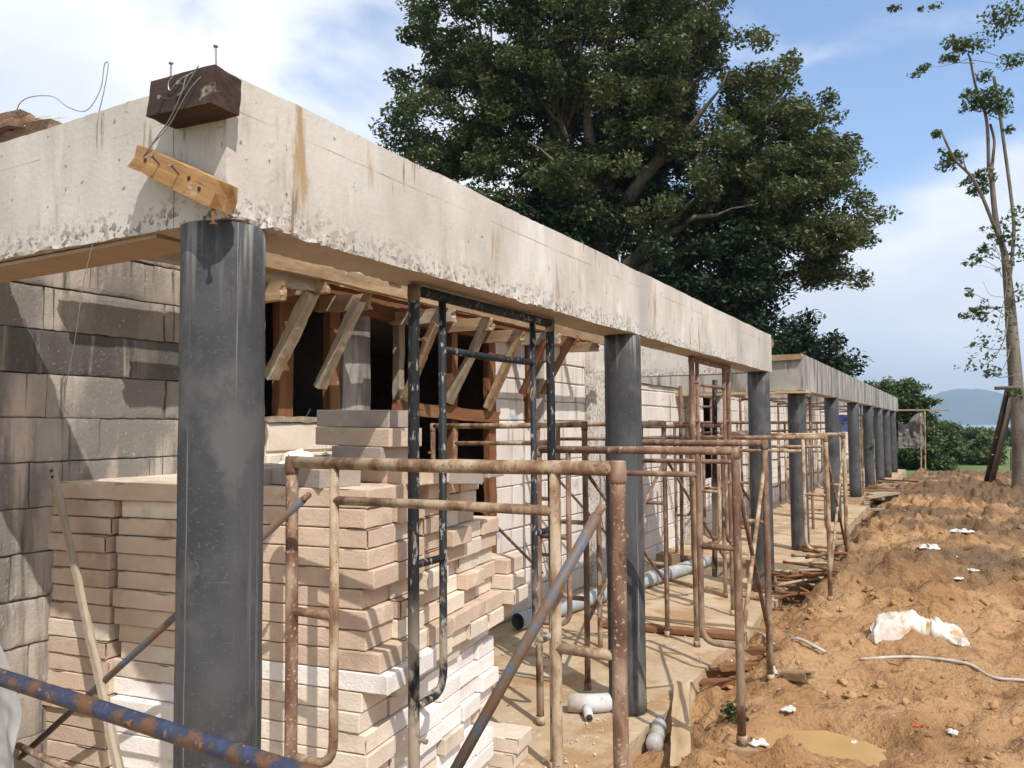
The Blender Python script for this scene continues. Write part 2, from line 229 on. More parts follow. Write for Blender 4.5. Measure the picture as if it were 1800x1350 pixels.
class MB:
    def __init__(s): s.v = []; s.f = []; s.n = 0
    def add(s, vs, fs):
        s.v.append(np.asarray(vs, float).reshape(-1, 3)); k = s.n
        s.f += [tuple(i + k for i in f) for f in fs]; s.n += len(s.v[-1]); return s
    def arr(s): return np.concatenate(s.v)
    def build(s, name, m, parent=None, smooth=False):
        me = bpy.data.meshes.new(name); me.from_pydata(s.arr().tolist(), [], s.f); me.update()
        return link(name, me, m, parent, smooth)
    def cbox(s, x0, x1, y0, y1, z0, z1, c=.004, T=None):
        c = min(c, (x1 - x0) * .3, (y1 - y0) * .3, (z1 - z0) * .3); bm = bmesh.new(); vs = []
        for sx in (0, 1):
            for sy in (0, 1):
                for sz in (0, 1):
                    X, Y, Z = (x1 if sx else x0), (y1 if sy else y0), (z1 if sz else z0); dx, dy, dz = (-c if sx else c), (-c if sy else c), (-c if sz else c)
                    vs += [(X, Y + dy, Z + dz), (X + dx, Y, Z + dz), (X + dx, Y + dy, Z)]
        bm.free()
        def id(a, b, d, k): return (a * 4 + b * 2 + d) * 3 + k
        fs = []
        for q in (0, 1):
            o = lambda l: l if q else l[::-1]
            fs.append(o([id(q, 0, 0, 0), id(q, 1, 0, 0), id(q, 1, 1, 0), id(q, 0, 1, 0)]))
            fs.append(o([id(0, q, 0, 1), id(0, q, 1, 1), id(1, q, 1, 1), id(1, q, 0, 1)]))
            fs.append(o([id(0, 0, q, 2), id(1, 0, q, 2), id(1, 1, q, 2), id(0, 1, q, 2)]))
        for a in (0, 1):
            for b in (0, 1):
                fs.append([id(a, b, 0, 0), id(a, b, 0, 1), id(a, b, 1, 1), id(a, b, 1, 0)] if a != b else [id(a, b, 0, 1), id(a, b, 0, 0), id(a, b, 1, 0), id(a, b, 1, 1)])
                fs.append([id(a, 0, b, 2), id(a, 0, b, 0), id(a, 1, b, 0), id(a, 1, b, 2)] if a != b else [id(a, 0, b, 0), id(a, 0, b, 2), id(a, 1, b, 2), id(a, 1, b, 0)])
                fs.append([id(0, a, b, 1), id(0, a, b, 2), id(1, a, b, 2), id(1, a, b, 1)] if a != b else [id(0, a, b, 2), id(0, a, b, 1), id(1, a, b, 1), id(1, a, b, 2)])
        for a in (0, 1):
            for b in (0, 1):
                for d in (0, 1):
                    t = [id(a, b, d, 0), id(a, b, d, 1), id(a, b, d, 2)]
                    fs.append(t if (a + b + d) % 2 else t[::-1])
        vs = np.array(vs)
        if T is not None: vs = vs @ np.array(T.to_3x3()).T + np.array(T.translation)
        return s.add(vs, fs)
    def tube(s, pts, r, seg=10, cap=True):
        P = [Vector(p) for p in pts]; n = len(P); rr = r if hasattr(r, '__len__') else [r] * n
        d = [(P[min(i + 1, n - 1)] - P[max(i - 1, 0)]).normalized() for i in range(n)]
        u = d[0].orthogonal().normalized(); vs = []
        for i in range(n):
            u = (u - d[i] * u.dot(d[i])).normalized(); w = d[i].cross(u)
            for k in range(seg):
                a = 2 * math.pi * k / seg; vs.append(P[i] + (u * math.cos(a) + w * math.sin(a)) * rr[i])
        fs = [(i * seg + k, i * seg + (k + 1) % seg, (i + 1) * seg + (k + 1) % seg, (i + 1) * seg + k) for i in range(n - 1) for k in range(seg)]
        if cap: fs += [tuple(range(seg))[::-1], tuple((n - 1) * seg + k for k in range(seg))]
        return s.add([tuple(v) for v in vs], fs)
    def gridbox(s, x0, x1, y0, y1, z0, z1, c, disp, el=0):
        """box of fine grid faces whose points are moved by disp(points)"""
        def ax(a, b):
            q = np.linspace(a, b, max(2, int(round((b - a) / c)) + 1))
            return np.unique(np.concatenate([q, [a + el, b - el]])) if el else q
        X, Y, Z = ax(x0, x1), ax(y0, y1), ax(z0, z1)
        def face(A, B, fn, flip):
            a, b = np.meshgrid(A, B, indexing='ij'); p = fn(a.ravel(), b.ravel()); p = p + disp(p); na, nb = len(A), len(B)
            fs = [(i * nb + j, (i + 1) * nb + j, (i + 1) * nb + j + 1, i * nb + j + 1) for i in range(na - 1) for j in range(nb - 1)]
            s.add(p, [f[::-1] for f in fs] if flip else fs)
        F = lambda v, a: np.full_like(a, v)
        for q, v in ((0, z0), (1, z1)): face(X, Y, lambda a, b, v=v: np.stack([a, b, F(v, a)], 1), q == 0)
        for q, v in ((0, y0), (1, y1)): face(X, Z, lambda a, b, v=v: np.stack([a, F(v, a), b], 1), q == 1)
        for q, v in ((0, x0), (1, x1)): face(Y, Z, lambda a, b, v=v: np.stack([F(v, a), a, b], 1), q == 0)
        return s
def npmesh(name, v, f):
    me = bpy.data.meshes.new(name); v = np.asarray(v, np.float32); f = np.asarray(f, np.int32); k = f.shape[1]
    me.vertices.add(len(v)); me.vertices.foreach_set('co', v.ravel()); me.loops.add(f.size); me.loops.foreach_set('vertex_index', f.ravel())
    me.polygons.add(len(f)); me.polygons.foreach_set('loop_start', np.arange(0, f.size, k, dtype=np.int32)); me.polygons.foreach_set('loop_total', np.full(len(f), k, np.int32))
    me.update(calc_edges=True); me.validate(); return me
def board(name, p0, p1, w, t, m, parent=None, roll=0.0, rough=.006, seed=0, ends=.02, up=(0, 0, 1)):
    """timber whose grain runs along local x; w across, t thick; warped a little"""
    p0, p1 = Vector(p0), Vector(p1); L = (p1 - p0).length; n = max(6, int(L / .06)); mb = MB()
    def disp(p): return nvec(p * 7 + seed * 3.1, seed) * rough + nvec(p * 30 + seed, seed + 5) * rough * .4 + np.stack([(np.abs(np.abs(p[:, 0]) - L / 2) < 1e-4) * vnoise(p * 45 + seed, 3) * ends, 0 * p[:, 0], 0 * p[:, 0]], 1)
    mb.gridbox(-L / 2, L / 2, -w / 2, w / 2, -t / 2, t / 2, max(.012, min(L / 12, w / 2, t / 1.5)), disp)
    x = (p1 - p0).normalized(); z = Vector(up); z = (z - x * z.dot(x)).normalized() if abs(x.dot(z)) < .98 else x.orthogonal().normalized()
    y = z.cross(x); rot = Matrix((x, y, z)).transposed() @ Matrix.Rotation(roll, 3, 'X')
    o = mb.build(name, m)
    o.matrix_world = Matrix.Translation((p0 + p1) / 2) @ rot.to_4x4()
    if parent is not None:
        adopt(o, parent)
    return o
def bend(a, corner, b, r=.08, n=5):
    """polyline a -> corner -> b with a rounded corner"""
    a, c, b = Vector(a), Vector(corner), Vector(b); d1 = (a - c).normalized(); d2 = (b - c).normalized()
    p, q = c + d1 * r, c + d2 * r; pts = [a]
    for i in range(n + 1):
        t = i / n; pts.append(p * (1 - t) ** 2 + c * 2 * t * (1 - t) + q * t * t)
    return pts + [b]
def spline(P, n=8):
    P = [Vector(p) for p in P]; Q = [P[0] * 2 - P[1]] + P + [P[-1] * 2 - P[-2]]; o = []
    for i in range(1, len(Q) - 2):
        for k in range(n):
            u = k / n; a, b_, c, d = Q[i - 1], Q[i], Q[i + 1], Q[i + 2]
            o.append(.5 * ((2 * b_) + (c - a) * u + (2 * a - 5 * b_ + 4 * c - d) * u * u + (3 * b_ - a - 3 * c + d) * u ** 3))
    return o + [P[-1]]
ORD = ['first', 'second', 'third', 'fourth', 'fifth', 'sixth', 'seventh', 'eighth', 'ninth', 'tenth', 'eleventh', 'twelfth', 'thirteenth', 'fourteenth', 'fifteenth', 'sixteenth', 'seventeenth', 'eighteenth', 'nineteenth', 'twentieth', 'twenty-first']

# ================================================================== SETTING
def ground_z(x, y):
    """height of the mud at x, y (arrays)"""
    x = np.asarray(x, float); y = np.asarray(y, float); p = np.stack([x, y, 0 * x], -1).reshape(-1, 3)
    st = lambda a: np.clip(a, 0, 1) ** 2 * (3 - 2 * np.clip(a, 0, 1))
    far = st((y.ravel() - 5.2) / 1.6); xs = x.ravel(); ys = y.ravel()
    z = -.16 + (.22 + .06 * far) * st((xs + 1.62) / .62) + .05 * far
    z += .05 * st((ys - 9) / 4)
    near = np.exp(-((xs + 1.62) / .30) ** 2) * far * (xs > -2); z -= near * .015
    rough = .35 + .65 * st((fbm(p * .55, 2, 40) + .25) * 2) + .45 * st((ys - 8) / 4)
    wx, wy = xs + fbm(p * 4, 3, 80) * .12, ys + fbm(p * 4, 3, 81) * .12
    z += fbm(p * .8, 3, 3) * .06 + fbm(p * 3, 4, 9) * .05 * rough + worley(wx, wy, 2.6, 5) * .11 * rough + worley(wx, wy, 5.5, 25) * .075 * (.2 + .8 * rough) + worley(wx, wy, 10, 65) * .04 * (.3 + .7 * rough) + worley(wx, wy, 17, 45) * .022 * (.5 + .5 * rough) - np.maximum(fbm(p * 5, 3, 33) - .12, 0) * .22 * (.3 + .7 * rough) + (np.abs(fbm(p * 19, 2, 27)) * .022 - .006)
    z += .16 * st((ys - 16) / 6) * fbm(p * .5, 3, 60) - .10 * st((ys - 17) / 12)
    for (a0, b0, a1, b1, w_, dp) in ((-.9, 7.6, 2.4, 9.4, .13, .09), (-.7, 8.3, 2.6, 10.3, .13, .08), (-.2, 3.4, .5, 8.5, .10, .045), (.6, 10, 1.6, 15, .2, .10)):
        L_ = math.hypot(a1 - a0, b1 - b0); ux, uy = (a1 - a0) / L_, (b1 - b0) / L_; tt_ = (xs - a0) * ux + (ys - b0) * uy; dd_ = (ys - b0) * ux - (xs - a0) * uy + fbm(p * 1.5, 2, 95) * .25
        z += np.where((tt_ > 0) & (tt_ < L_), -dp * np.exp(-(dd_ / w_) ** 2) + dp * .6 * np.exp(-((np.abs(dd_) - w_ * 2) / (w_ * .8)) ** 2), 0) * np.clip(np.minimum(tt_, L_ - tt_) * 4, 0, 1) * (.6 + .6 * fbm(p * 6, 2, 96))
    for (bx, by, bz, br) in ((-.62, 9.3, .20, .85), (.25, 11.0, .12, .9), (.75, 9.5, .10, .6), (1.2, 22.6, .20, 1.6), (-.4, 20.0, .1, 1.5)):
        z += bz * np.exp(-(((xs - bx) / br) ** 2 + ((ys - by) / (br * 1.3)) ** 2))
    for (bx, by, bz, br) in ((-.70, 4.78, -.11, .36), (-1.0, 10.4, -.12, .55)):
        z += bz * np.exp(-(((xs - bx) / br) ** 2 + ((ys - by) / (br * .8)) ** 2) ** 1.5)
    for (bx, by, br) in ((-.70, 4.78, .42),): k_ = np.exp(-(((xs - bx) / br) ** 2 + ((ys - by) / (br * .8)) ** 2) ** 2); z = z * (1 - .75 * k_) + (-.06) * .75 * k_
    z = np.where(xs < -1.66, np.minimum(z, -.14), z)
    return z.reshape(x.shape)
def gz(x, y): return float(ground_z(np.array([x]), np.array([y]))[0])
xs = np.concatenate([np.linspace(-9, -1.8, 14)[:-1], np.arange(-1.8, 1.7, .024), 1.7 + np.cumsum(.03 * 1.045 ** np.arange(72))])
ys = np.concatenate([np.linspace(-4, 3.4, 40)[:-1], np.arange(3.4, 9.5, .026), 9.5 + np.cumsum(.03 * 1.0125 ** np.arange(196))])
gx, gy = np.meshgrid(xs, ys, indexing='ij'); gzv = ground_z(gx, gy)
edge = np.clip((gy - 31) / 4, 0, 1); gzv = gzv * (1 - edge) - .55 * edge
nx, ny = gx.shape; idx = np.arange(nx * ny).reshape(nx, ny)
gme = npmesh('ground', np.stack([gx, gy, gzv], -1).reshape(-1, 3), np.stack([idx[:-1, :-1], idx[1:, :-1], idx[1:, 1:], idx[:-1, 1:]], -1).reshape(-1, 4))
tag(link('ground', gme, M_MUD, smooth=True), 'churned orange mud of the building site', 'ground', kind='structure')
fx = np.concatenate([-np.geomspace(1500, 8, 40), np.linspace(-6, 30, 30), np.geomspace(34, 1500, 40)]); fy = np.concatenate([[-300, -100, -40, -10], np.linspace(0, 60, 40), np.geomspace(64, 900, 40)])
ax_, ay_ = np.meshgrid(fx, fy, indexing='ij'); az_ = -.22 + fbm(np.stack([ax_.ravel() * .05, ay_.ravel() * .05, 0 * ax_.ravel()], 1), 3, 70).reshape(ax_.shape) * .25 - np.clip((ay_ - 60) / 500, 0, 1) * 2.5
nx, ny = ax_.shape; idx = np.arange(nx * ny).reshape(nx, ny)
tag(link('field', npmesh('field', np.stack([ax_, ay_, az_], -1).reshape(-1, 3), np.stack([idx[:-1, :-1], idx[1:, :-1], idx[1:, 1:], idx[:-1, 1:]], -1).reshape(-1, 4)), M_GRASS, smooth=True), 'green grass field beyond the building site', 'field', kind='structure')
sea = MB().add([(-14000, 600, -5), (14000, 600, -5), (14000, 14000, -5), (-14000, 14000, -5)], [(0, 1, 2, 3)]).build('sea', M_SEA); tag(sea, 'pale strip of sea below the far hills', 'sea', kind='structure')
# far hills: a ridge with depth
def ridge(name, y0, prof, depth, label):
    n = 160; m = 24; xs_ = np.linspace(prof[0][0], prof[-1][0], n); h = np.interp(xs_, [p[0] for p in prof], [p[1] for p in prof])
    v = []
    for j in range(m):
        t = j / (m - 1); k = math.sin(math.pi * t) ** .8; q = np.stack([xs_ * .004, np.full(n, t * 5), 0 * xs_], 1)
        v.append(np.stack([xs_, np.full(n, y0 + depth * t), h * k * (1 + .25 * fbm(q, 4, 5)) - 6], 1))
    ii = np.arange(n * m).reshape(m, n)
    tag(link(name, npmesh(name, np.concatenate(v), np.stack([ii[:-1, :-1], ii[:-1, 1:], ii[1:, 1:], ii[1:, :-1]], -1).reshape(-1, 4)), M_HILL, smooth=True), label, 'hills', kind='structure')
ridge('hills', 5200, [(-3000, 150), (-1400, 230), (-700, 205), (-430, 205), (-330, 195), (-160, 190), (-60, 215), (60, 235), (160, 215), (300, 175), (420, 120), (520, 70), (640, 90), (900, 130), (1500, 100), (2500, 20)], 1500, 'blue wooded hills on the far shore')
# floor slabs
sl_ = MB()
def sdisp(p): return np.stack([fbm(p * 5, 3, 4) * .03 * (p[:, 0] > -1.75), 0 * p[:, 0], fbm(p * 2.2, 3, 8) * .008 + fbm(p * 14, 2, 9) * .003], 1)
sl_.gridbox(-7.0, -1.62, -.6, 9.45, -.45, 0, .06, sdisp)
tag(sl_.build('floor_slab', M_SLAB), 'dusty concrete veranda floor of the nearer block', 'floor', kind='structure')
sl2 = MB(); sl2.gridbox(-7.0, -1.56, 10.0, 32.5, -.45, .11, .12, sdisp)
tag(sl2.build('floor_slab', M_SLAB), 'concrete veranda floor of the farther block', 'floor', kind='structure')

# ================================================================== BEAMS AND COLUMNS
def beamdisp(zb, zt, edge=.0062, rng_=9.0, ya=1.5, yb=1.7):
    def d(p):
        k = np.exp(-np.clip(p[:, 2] - zb, 0, 1) / .03) + .35 * np.exp(-np.clip(zt - p[:, 2], 0, 1) / .012)
        lg = p[:, 0] > -1.9315; dx = np.where(lg, np.minimum(np.abs(p[:, 0] + 1.93), np.abs(p[:, 0] + 1.717)), np.minimum(np.abs(p[:, 1] - ya), np.abs(p[:, 1] - yb))); k = k * np.exp(-dx / .022)
        k = k + .55 * np.exp(-np.abs(p[:, 1] - 1.66) / .007) + .5 * np.exp(-(np.abs(p[:, 1] - 1.50) + np.abs(p[:, 0] + 1.717)) / .012) + .35 * np.exp(-np.abs(p[:, 1] - 3.98) / .007)
        fade = np.clip(1.3 - p[:, 1] / rng_, .25, 1)
        a = (k * edge * fade * np.clip(fbm(p * 3.1, 3, 12) * 2.6 + .7, .05, 2.0))[:, None]
        return nvec(p * 42, 5, 2) * a + nvec(p * 3.0, 8, 2) * .005 + np.stack([0 * p[:, 0], 0 * p[:, 0], a[:, 0] * .5 * (p[:, 2] < zb + .01)], 1)
    return d
ZB, ZT, XF = 2.335, 2.745, -1.717
t = empty('concrete_beam', (-1.83, 1.6, ZB), 'pale cast concrete roof beam turning the corner above the nearest black column', 'beam')
b = MB(); b.gridbox(-1.93, XF, 1.502, 5.2, ZB, ZT, .015, beamdisp(ZB, ZT)); b.gridbox(-1.93, XF, 5.2, 9.0, ZB, ZT, .035, beamdisp(ZB, ZT)); b.build('long_beam', M_CONC, t)
b = MB(); b.gridbox(-3.62, -1.931, 1.5, 1.70, ZB, ZT, .016, beamdisp(ZB, ZT)); eb = b.build('end_beam', M_CONC, t)
b = MB(); b.gridbox(-3.6, -2.02, 1.515, 1.685, ZB - .012, ZB - .001, .1, lambda p: nvec(p * 2, 3) * .003); b.build('soffit_board', M_UNDER, eb)
b = MB(); b.gridbox(-3.72, -1.931, 8.78, 8.98, ZB, ZT - .004, .03, beamdisp(ZB, ZT)); tag(b.build('cross_beam', M_CONC), 'short concrete beam crossing from the long beam to the white block wall', 'beam')
t = empty('concrete_beam', (-1.83, 11.2, 2.22), 'grey streaked concrete beam of the farther block with a dark stained face', 'beam')
b = MB(); b.gridbox(-1.93, XF, 11.07, 32, 2.22, 2.705, .06, beamdisp(2.22, 2.705)); b.build('long_beam', M_CONC_OLD, t)
b = MB(); b.gridbox(-3.6, -1.931, 11.07, 11.29, 2.22, 2.705, .04, beamdisp(2.22, 2.705)); eb = b.build('end_beam', M_CONC_OLD, t)
o = board('form_board', (-2.12, 11.035, 2.655), (-1.72, 11.035, 2.665), .07, .05, M_WOOD, eb, up=(0, -1, 0))
o = board('soffit_board', (-3.5, 11.12, 2.195), (-1.66, 11.12, 2.195), .34, .03, M_PLY, eb)
for (yy, rr) in ((14.0, 0), (20.4, 0), (24.6, 0), (28.6, 0)):
    pass
tag(board('wood_offcut', (-1.80, 9.035, 2.66), (-1.70, 9.035, 2.66), .09, .06, M_WOOD, up=(0, -1, 0)), 'small wooden offcut on the far end of the nearer beam', 'wood')

cols = [(1.59, 'nearest black pipe column, standing under the corner of the pale beam', 0, ZB), (4.76, 'black column with a curved scaffold shadow, second from the camera', 0, ZB), (8.82, 'black column at the far end of the nearer beam', 0, ZB),
        (11.2, 'black column under the near corner of the farther grey beam', .11, 2.22), (14.7, 'black column of the farther block standing in dark shade, second there', .11, 2.22), (18.1, 'black column on a pale concrete footing, third of the farther block', .25, 2.22),
        (21.4, 'fourth slim black column of the farther block, rubble at its foot', .11, 2.22), (24.5, 'fifth black column of the farther block, partly behind the sixth', .11, 2.22), (27.4, 'sixth black column of the farther block, beside a pale bottle', .11, 2.22), (30.4, 'last black column under the far end of the grey beam', .11, 2.22)]
cr_ = .1155
for i, (yy, lab, z0, z1) in enumerate(cols):
    n = 22 if i < 4 else 8; seg = 40 if i < 3 else 20; mb = MB(); pts = [(-1.825, yy, z0 + (z1 - z0) * k / n) for k in range(n + 1)]
    mb.tube(pts, [cr_ * (1 + .006 * math.sin(k * 2.1 + i)) for k in range(n + 1)], seg)
    tt = empty('column', (-1.825, yy, z0), lab, 'column', 'black pipe columns along the veranda')
    o = mb.build('pipe_casing', M_PIPE, tt, True)
    if z0 > .2:
        f = MB(); f.gridbox(-1.98, -1.66, yy - .17, yy + .17, .0, z0 + .002, .05, lambda p: nvec(p * 9, 3) * .008); f.build('footing', M_SLAB, tt)

# ================================================================== NEARER HOUSE
XW = -3.6
def wallblocks(mb, y0, y1, z0, z1, x, seed, course=.2, zoff=.02, L=.62, th=.12, skip=None, worn=False):
    r = random.Random(seed); k = math.floor((z0 - zoff) / course)
    while zoff + k * course < z1:
        a, c = max(z0, zoff + k * course), min(z1, zoff + (k + 1) * course)
        if c - a > .02 and not (skip and skip(a, c)):
            y = y0 - (.31 if k % 2 else 0) - .1 * r.random()
            while y < y1:
                l = L * r.uniform(.94, 1.05); p, q = max(y0, y), min(y1, y + l)
                if q - p > .03:
                    j = r.uniform(-.006, .005); T = Matrix.Translation((x + j, 0, 0)); g = .004
                    if worn:
                        ya_, yb_, za_, zb_ = p + r.uniform(.001, .005), q - r.uniform(.001, .005), a + r.uniform(.001, .006), c - r.uniform(.001, .007)
                        def dw(w, ya_=ya_, yb_=yb_, za_=za_, zb_=zb_):
                            e_ = np.minimum(np.minimum(w[:, 1] - ya_, yb_ - w[:, 1]), np.minimum(w[:, 2] - za_, zb_ - w[:, 2])); k_ = np.exp(-np.clip(e_, 0, 1) / .012)[:, None]
                            return nvec(w * 26 + seed, 3, 2) * (.0009 + .0034 * k_) - k_ * np.array([.0042, 0, 0]) * (1 + 1.2 * vnoise(w * 9, 5))[:, None]
                        mb.gridbox(x + j - th, x + j, ya_, yb_, za_, zb_, .022, dw, .006); y += l; continue
                    mb.cbox(-th, 0, p + g * r.uniform(.3, 1), q - g * r.uniform(.3, 1), a + .005 * r.uniform(.4, 1.6), c - .005 * r.uniform(.4, 1.8), r.uniform(.004, .012), T)
                y += l
        k += 1
    mb.cbox(x - th, x - .022, y0 + .001, y1 - .001, z0, z1, .001)
    return mb
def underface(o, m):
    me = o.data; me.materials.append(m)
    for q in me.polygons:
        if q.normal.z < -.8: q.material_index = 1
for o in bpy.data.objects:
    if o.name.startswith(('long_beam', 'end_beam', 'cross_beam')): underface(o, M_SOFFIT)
H = empty('block_house', (XW, 3, 0), 'unfinished house of aerated blocks behind the first three columns', 'house')
dark = lambda a, c: abs(a - 2.02) < .01
b = MB(); wallblocks(b, .6, 3.46, 0, 2.72, XW, 3, skip=dark, worn=True); b.build('stained_wall', M_WALL, H)
b = MB(); wallblocks(b, .6, 3.46, 2.02, 2.22, XW + .002, 8, th=.1, L=.75, worn=True); b.build('dark_course', M_WALLDARK, H)
b = MB(); wallblocks(b, 3.462, 4.72, 0, 1.80, XW + .02, 4); b.build('parapet_wall', M_BLK[1], H)
b = MB(); b.gridbox(XW - .14, XW + .03, 3.465, 4.72, 1.801, 1.835, .03, lambda p: nvec(p * 14, 3) * .006); b.build('mortar_cap', M_WOODGREY, H)
b = MB(); b.gridbox(XW - .12, XW + .015, 4.14, 4.42, 1.837, 2.72, .04, lambda p: nvec(p * 6, 3) * .01); b.build('pier', M_CONC_OLD, H)
b = MB(); wallblocks(b, 6.2, 6.78, 0, 2.72, XW, 5); wallblocks(b, 6.782, 7.2, 0, 1.80, XW, 6); wallblocks(b, 7.202, 8.22, 0, 2.72, XW, 7); b.build('white_wall', M_WALLWHITE, H)
b = MB(); b.gridbox(XW - .12, XW + .06, 8.222, 8.72, 0, 2.72, .05, lambda p: nvec(p * 8, 3, 2) * .012); b.build('corner_post', M_CONC, H)
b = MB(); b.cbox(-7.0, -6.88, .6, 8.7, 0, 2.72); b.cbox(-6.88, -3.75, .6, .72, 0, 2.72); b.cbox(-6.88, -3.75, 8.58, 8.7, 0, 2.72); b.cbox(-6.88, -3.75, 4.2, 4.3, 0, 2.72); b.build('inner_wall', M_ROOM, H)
b = MB(); b.cbox(-7.05, -3.55, .55, 8.75, 2.725, 2.79); b.build('unseen_roof_deck', M_ROOM, H)  # deck out of view, added so the rooms stay dark
for (y, w, m, z0, z1) in ((3.62, .12, M_WOODRED, 1.836, 2.6), (4.06, .10, M_WOODRED, 1.836, 2.6), (4.80, .07, M_WOODGREY, 1.92, 2.6), (5.52, .09, M_WOODRED, .02, 2.6), (6.14, .12, M_WOODRED, .02, 2.6), (6.86, .09, M_WOODRED, 1.80, 2.6)):
    board('window_post', (XW - .02, y, z0), (XW - .02, y, z1), w, .06, m, H, up=(1, 0, 0), seed=int(y * 7))
board('window_head', (XW - .01, 3.47, 2.62), (XW - .01, 7.2, 2.62), .14, .07, M_WOODRED, H, up=(1, 0, 0), seed=3)
board('sill_board', (XW + .05, 4.66, 1.915), (XW + .05, 6.15, 1.845), .10, .05, M_WOODRED, H, up=(1, 0, 0), seed=9)
# far house of white blocks
H2 = empty('block_house', (-3.4, 12, .1), 'pale unfinished house of the farther block behind the scaffolds', 'house')
b = MB(); X2 = -3.42
for (y0, y1, z0, z1) in ((9.02, 12.4, -.1, 2.3), (12.402, 13.6, -.1, .9), (13.602, 16.4, -.1, 2.3), (16.402, 17.6, -.1, 1.3), (17.602, 21.4, -.1, 2.3), (21.402, 22.6, -.1, 1.3), (22.602, 27, -.1, 2.3), (28.2, 32, -.1, 2.3)): wallblocks(b, y0, y1, z0, z1, X2, int(y0 * 3))
b.build('wall', M_WALLWHITE, H2)
b = MB(); b.gridbox(X2 - .15, X2 + .03, 9.02, 32, 2.302, 2.6, .2, lambda p: nvec(p * 3, 3) * .006); b.build('ring_beam', M_CONC_OLD, H2)
b = MB(); b.cbox(-7, -6.9, 9.0, 32, -.1, 2.6); b.cbox(-7, -3.6, 9.0, 32, 2.605, 2.66); b.cbox(-6.9, -3.6, 9.02, 9.1, -.1, 2.6); b.cbox(-6.9, -3.6, 31.9, 32, -.1, 2.6); b.build('inner_wall', M_ROOM, H2)
for y in (11.4, 15.2, 19.5): 
    b = MB(); b.gridbox(X2 - .1, X2 + .07, y, y + .24, -.05, 2.3, .08, lambda p: nvec(p * 6, 3) * .008); b.build('pilaster', M_CONC, H2)

# ------------------------------------------------------------------ canopy formwork: braces, short arms, long planks
BR = [((-3.2, 3.42, 2.55), (-3.5, 3.41, 2.07), .075, .06, M_WOODGREY, 'rough cement splashed diagonal brace nearest the first column'), ((-3.2, 3.84, 2.55), (-3.5, 3.82, 2.02), .07, .05, M_WOODGREY, 'diagonal brace with a nailed lower end, second from the first column'),
      ((-3.2, 4.67, 2.5), (-3.5, 4.72, 1.97), .06, .05, M_WOOD, 'diagonal brace hidden partly behind the black scaffold leg'), ((-3.2, 5.36, 2.56), (-3.5, 5.29, 1.96), .07, .05, M_WOODGREY, 'diagonal brace seen between the two black scaffold legs'),
      ((-3.2, 5.92, 2.52), (-3.5, 5.89, 1.92), .07, .05, M_WOOD, 'diagonal brace ending beside the white wall'), ((-3.2, 6.42, 2.54), (-3.5, 6.53, 2.08), .07, .05, M_WOODRED, 'short diagonal brace by the second dark opening'), ((-3.2, 6.93, 2.58), (-3.5, 6.97, 2.09), .07, .05, M_WOODRED, 'reddish diagonal brace farthest along the canopy form')]
for i, (a, c, w, t_, m, lab) in enumerate(BR):
    tag(board('timber_brace', a, c, w, t_, m, up=(1, 0, .4), seed=20 + i, rough=.012 if i == 0 else .006), lab, 'brace', 'diagonal braces under the canopy form')
for i, (y, z, m) in enumerate(((3.07, 2.50, M_WOOD), (3.46, 2.60, M_WOOD), (3.92, 2.57, M_WOOD), (4.72, 2.57, M_WOODGREY), (5.34, 2.58, M_WOOD), (5.95, 2.55, M_WOOD), (6.45, 2.57, M_WOODGREY), (6.98, 2.60, M_WOODRED), (7.6, 2.60, M_WOOD))):
    tag(board('canopy_timber', (-3.62, y, z), (-3.08 - .05 * (i % 3), y + .01, z - .01), .05, .10, m, seed=40 + i), '%s short timber arm under the canopy planks, counting away from the camera' % ORD[i], 'timber', 'short arms of the canopy form')
for i, (x, y0, y1, z, w, t_, m, lab) in enumerate(((-3.13, 2.2, 5.3, 2.655, .045, .09, M_WOOD, 'long sunlit plank along the near canopy edge'), (-3.16, 5.32, 8.1, 2.655, .045, .09, M_WOOD, 'long plank continuing the canopy edge to the white wall'),
      (-3.30, 2.0, 4.9, 2.72, .12, .03, M_WOODRED, 'reddish flat board lying on the canopy arms by the first column'), (-3.48, 3.0, 7.6, 2.69, .12, .03, M_WOODRED, 'dark red board lying on the arms close to the wall'), (-3.22, 2.3, 3.45, 2.59, .05, .08, M_WOODGREY, 'short splashed timber by the top of the first column'))):
    tag(board('form_plank', (x, y0, z), (x, y1, z), w, t_, m, seed=60 + i), lab, 'plank')
for i, (y, x) in enumerate(((4.02, -3.12), (5.0, -3.1))):
    tag(board('wood_offcut', (x, y, 2.715), (x, y + .12, 2.72), .06, .05, M_WOOD, seed=70 + i), ('small square offcut on the canopy plank over the second brace', 'small offcut on the canopy plank near the black scaffold')[i], 'wood')

# ================================================================== BLOCK STACK
def blockmesh(i, L=.6, Wd=.2, Hh=.0725):
    r = np.random.default_rng(i); bm = bmesh.new()
    def disp(p):
        e = (np.abs(np.abs(p[:, 0]) - L / 2) < .002).astype(int) + (np.abs(np.abs(p[:, 1]) - Wd / 2) < .002) + (np.abs(np.abs(p[:, 2]) - Hh / 2) < .002)
        k = np.where(e >= 2, .0016, .0005)
        q = p * 40 + i * 9.1; d = nvec(q, i, 2) * k[:, None]
        chip = np.maximum(vnoise(p * 11 + i * 5.3, 77 + i) - (.50 if i % 3 else .30), 0) * (e >= 2) * .07 + (e >= 2) * .0016
        return d - np.sign(p) * chip[:, None] * np.array([1, 1, .7])
    mb = MB(); mb.gridbox(-L / 2, L / 2, -Wd / 2, Wd / 2, -Hh / 2, Hh / 2, .02, disp, .0045)
    me = bpy.data.meshes.new('block'); me.from_pydata(mb.arr().tolist(), [], mb.f); me.update(); return me
C0 = Vector((-1.955, 2.40, 0)); U = Vector((-.9925, -.122, 0)); Vv = Vector((-.122, .9925, 0))
MESH = {}
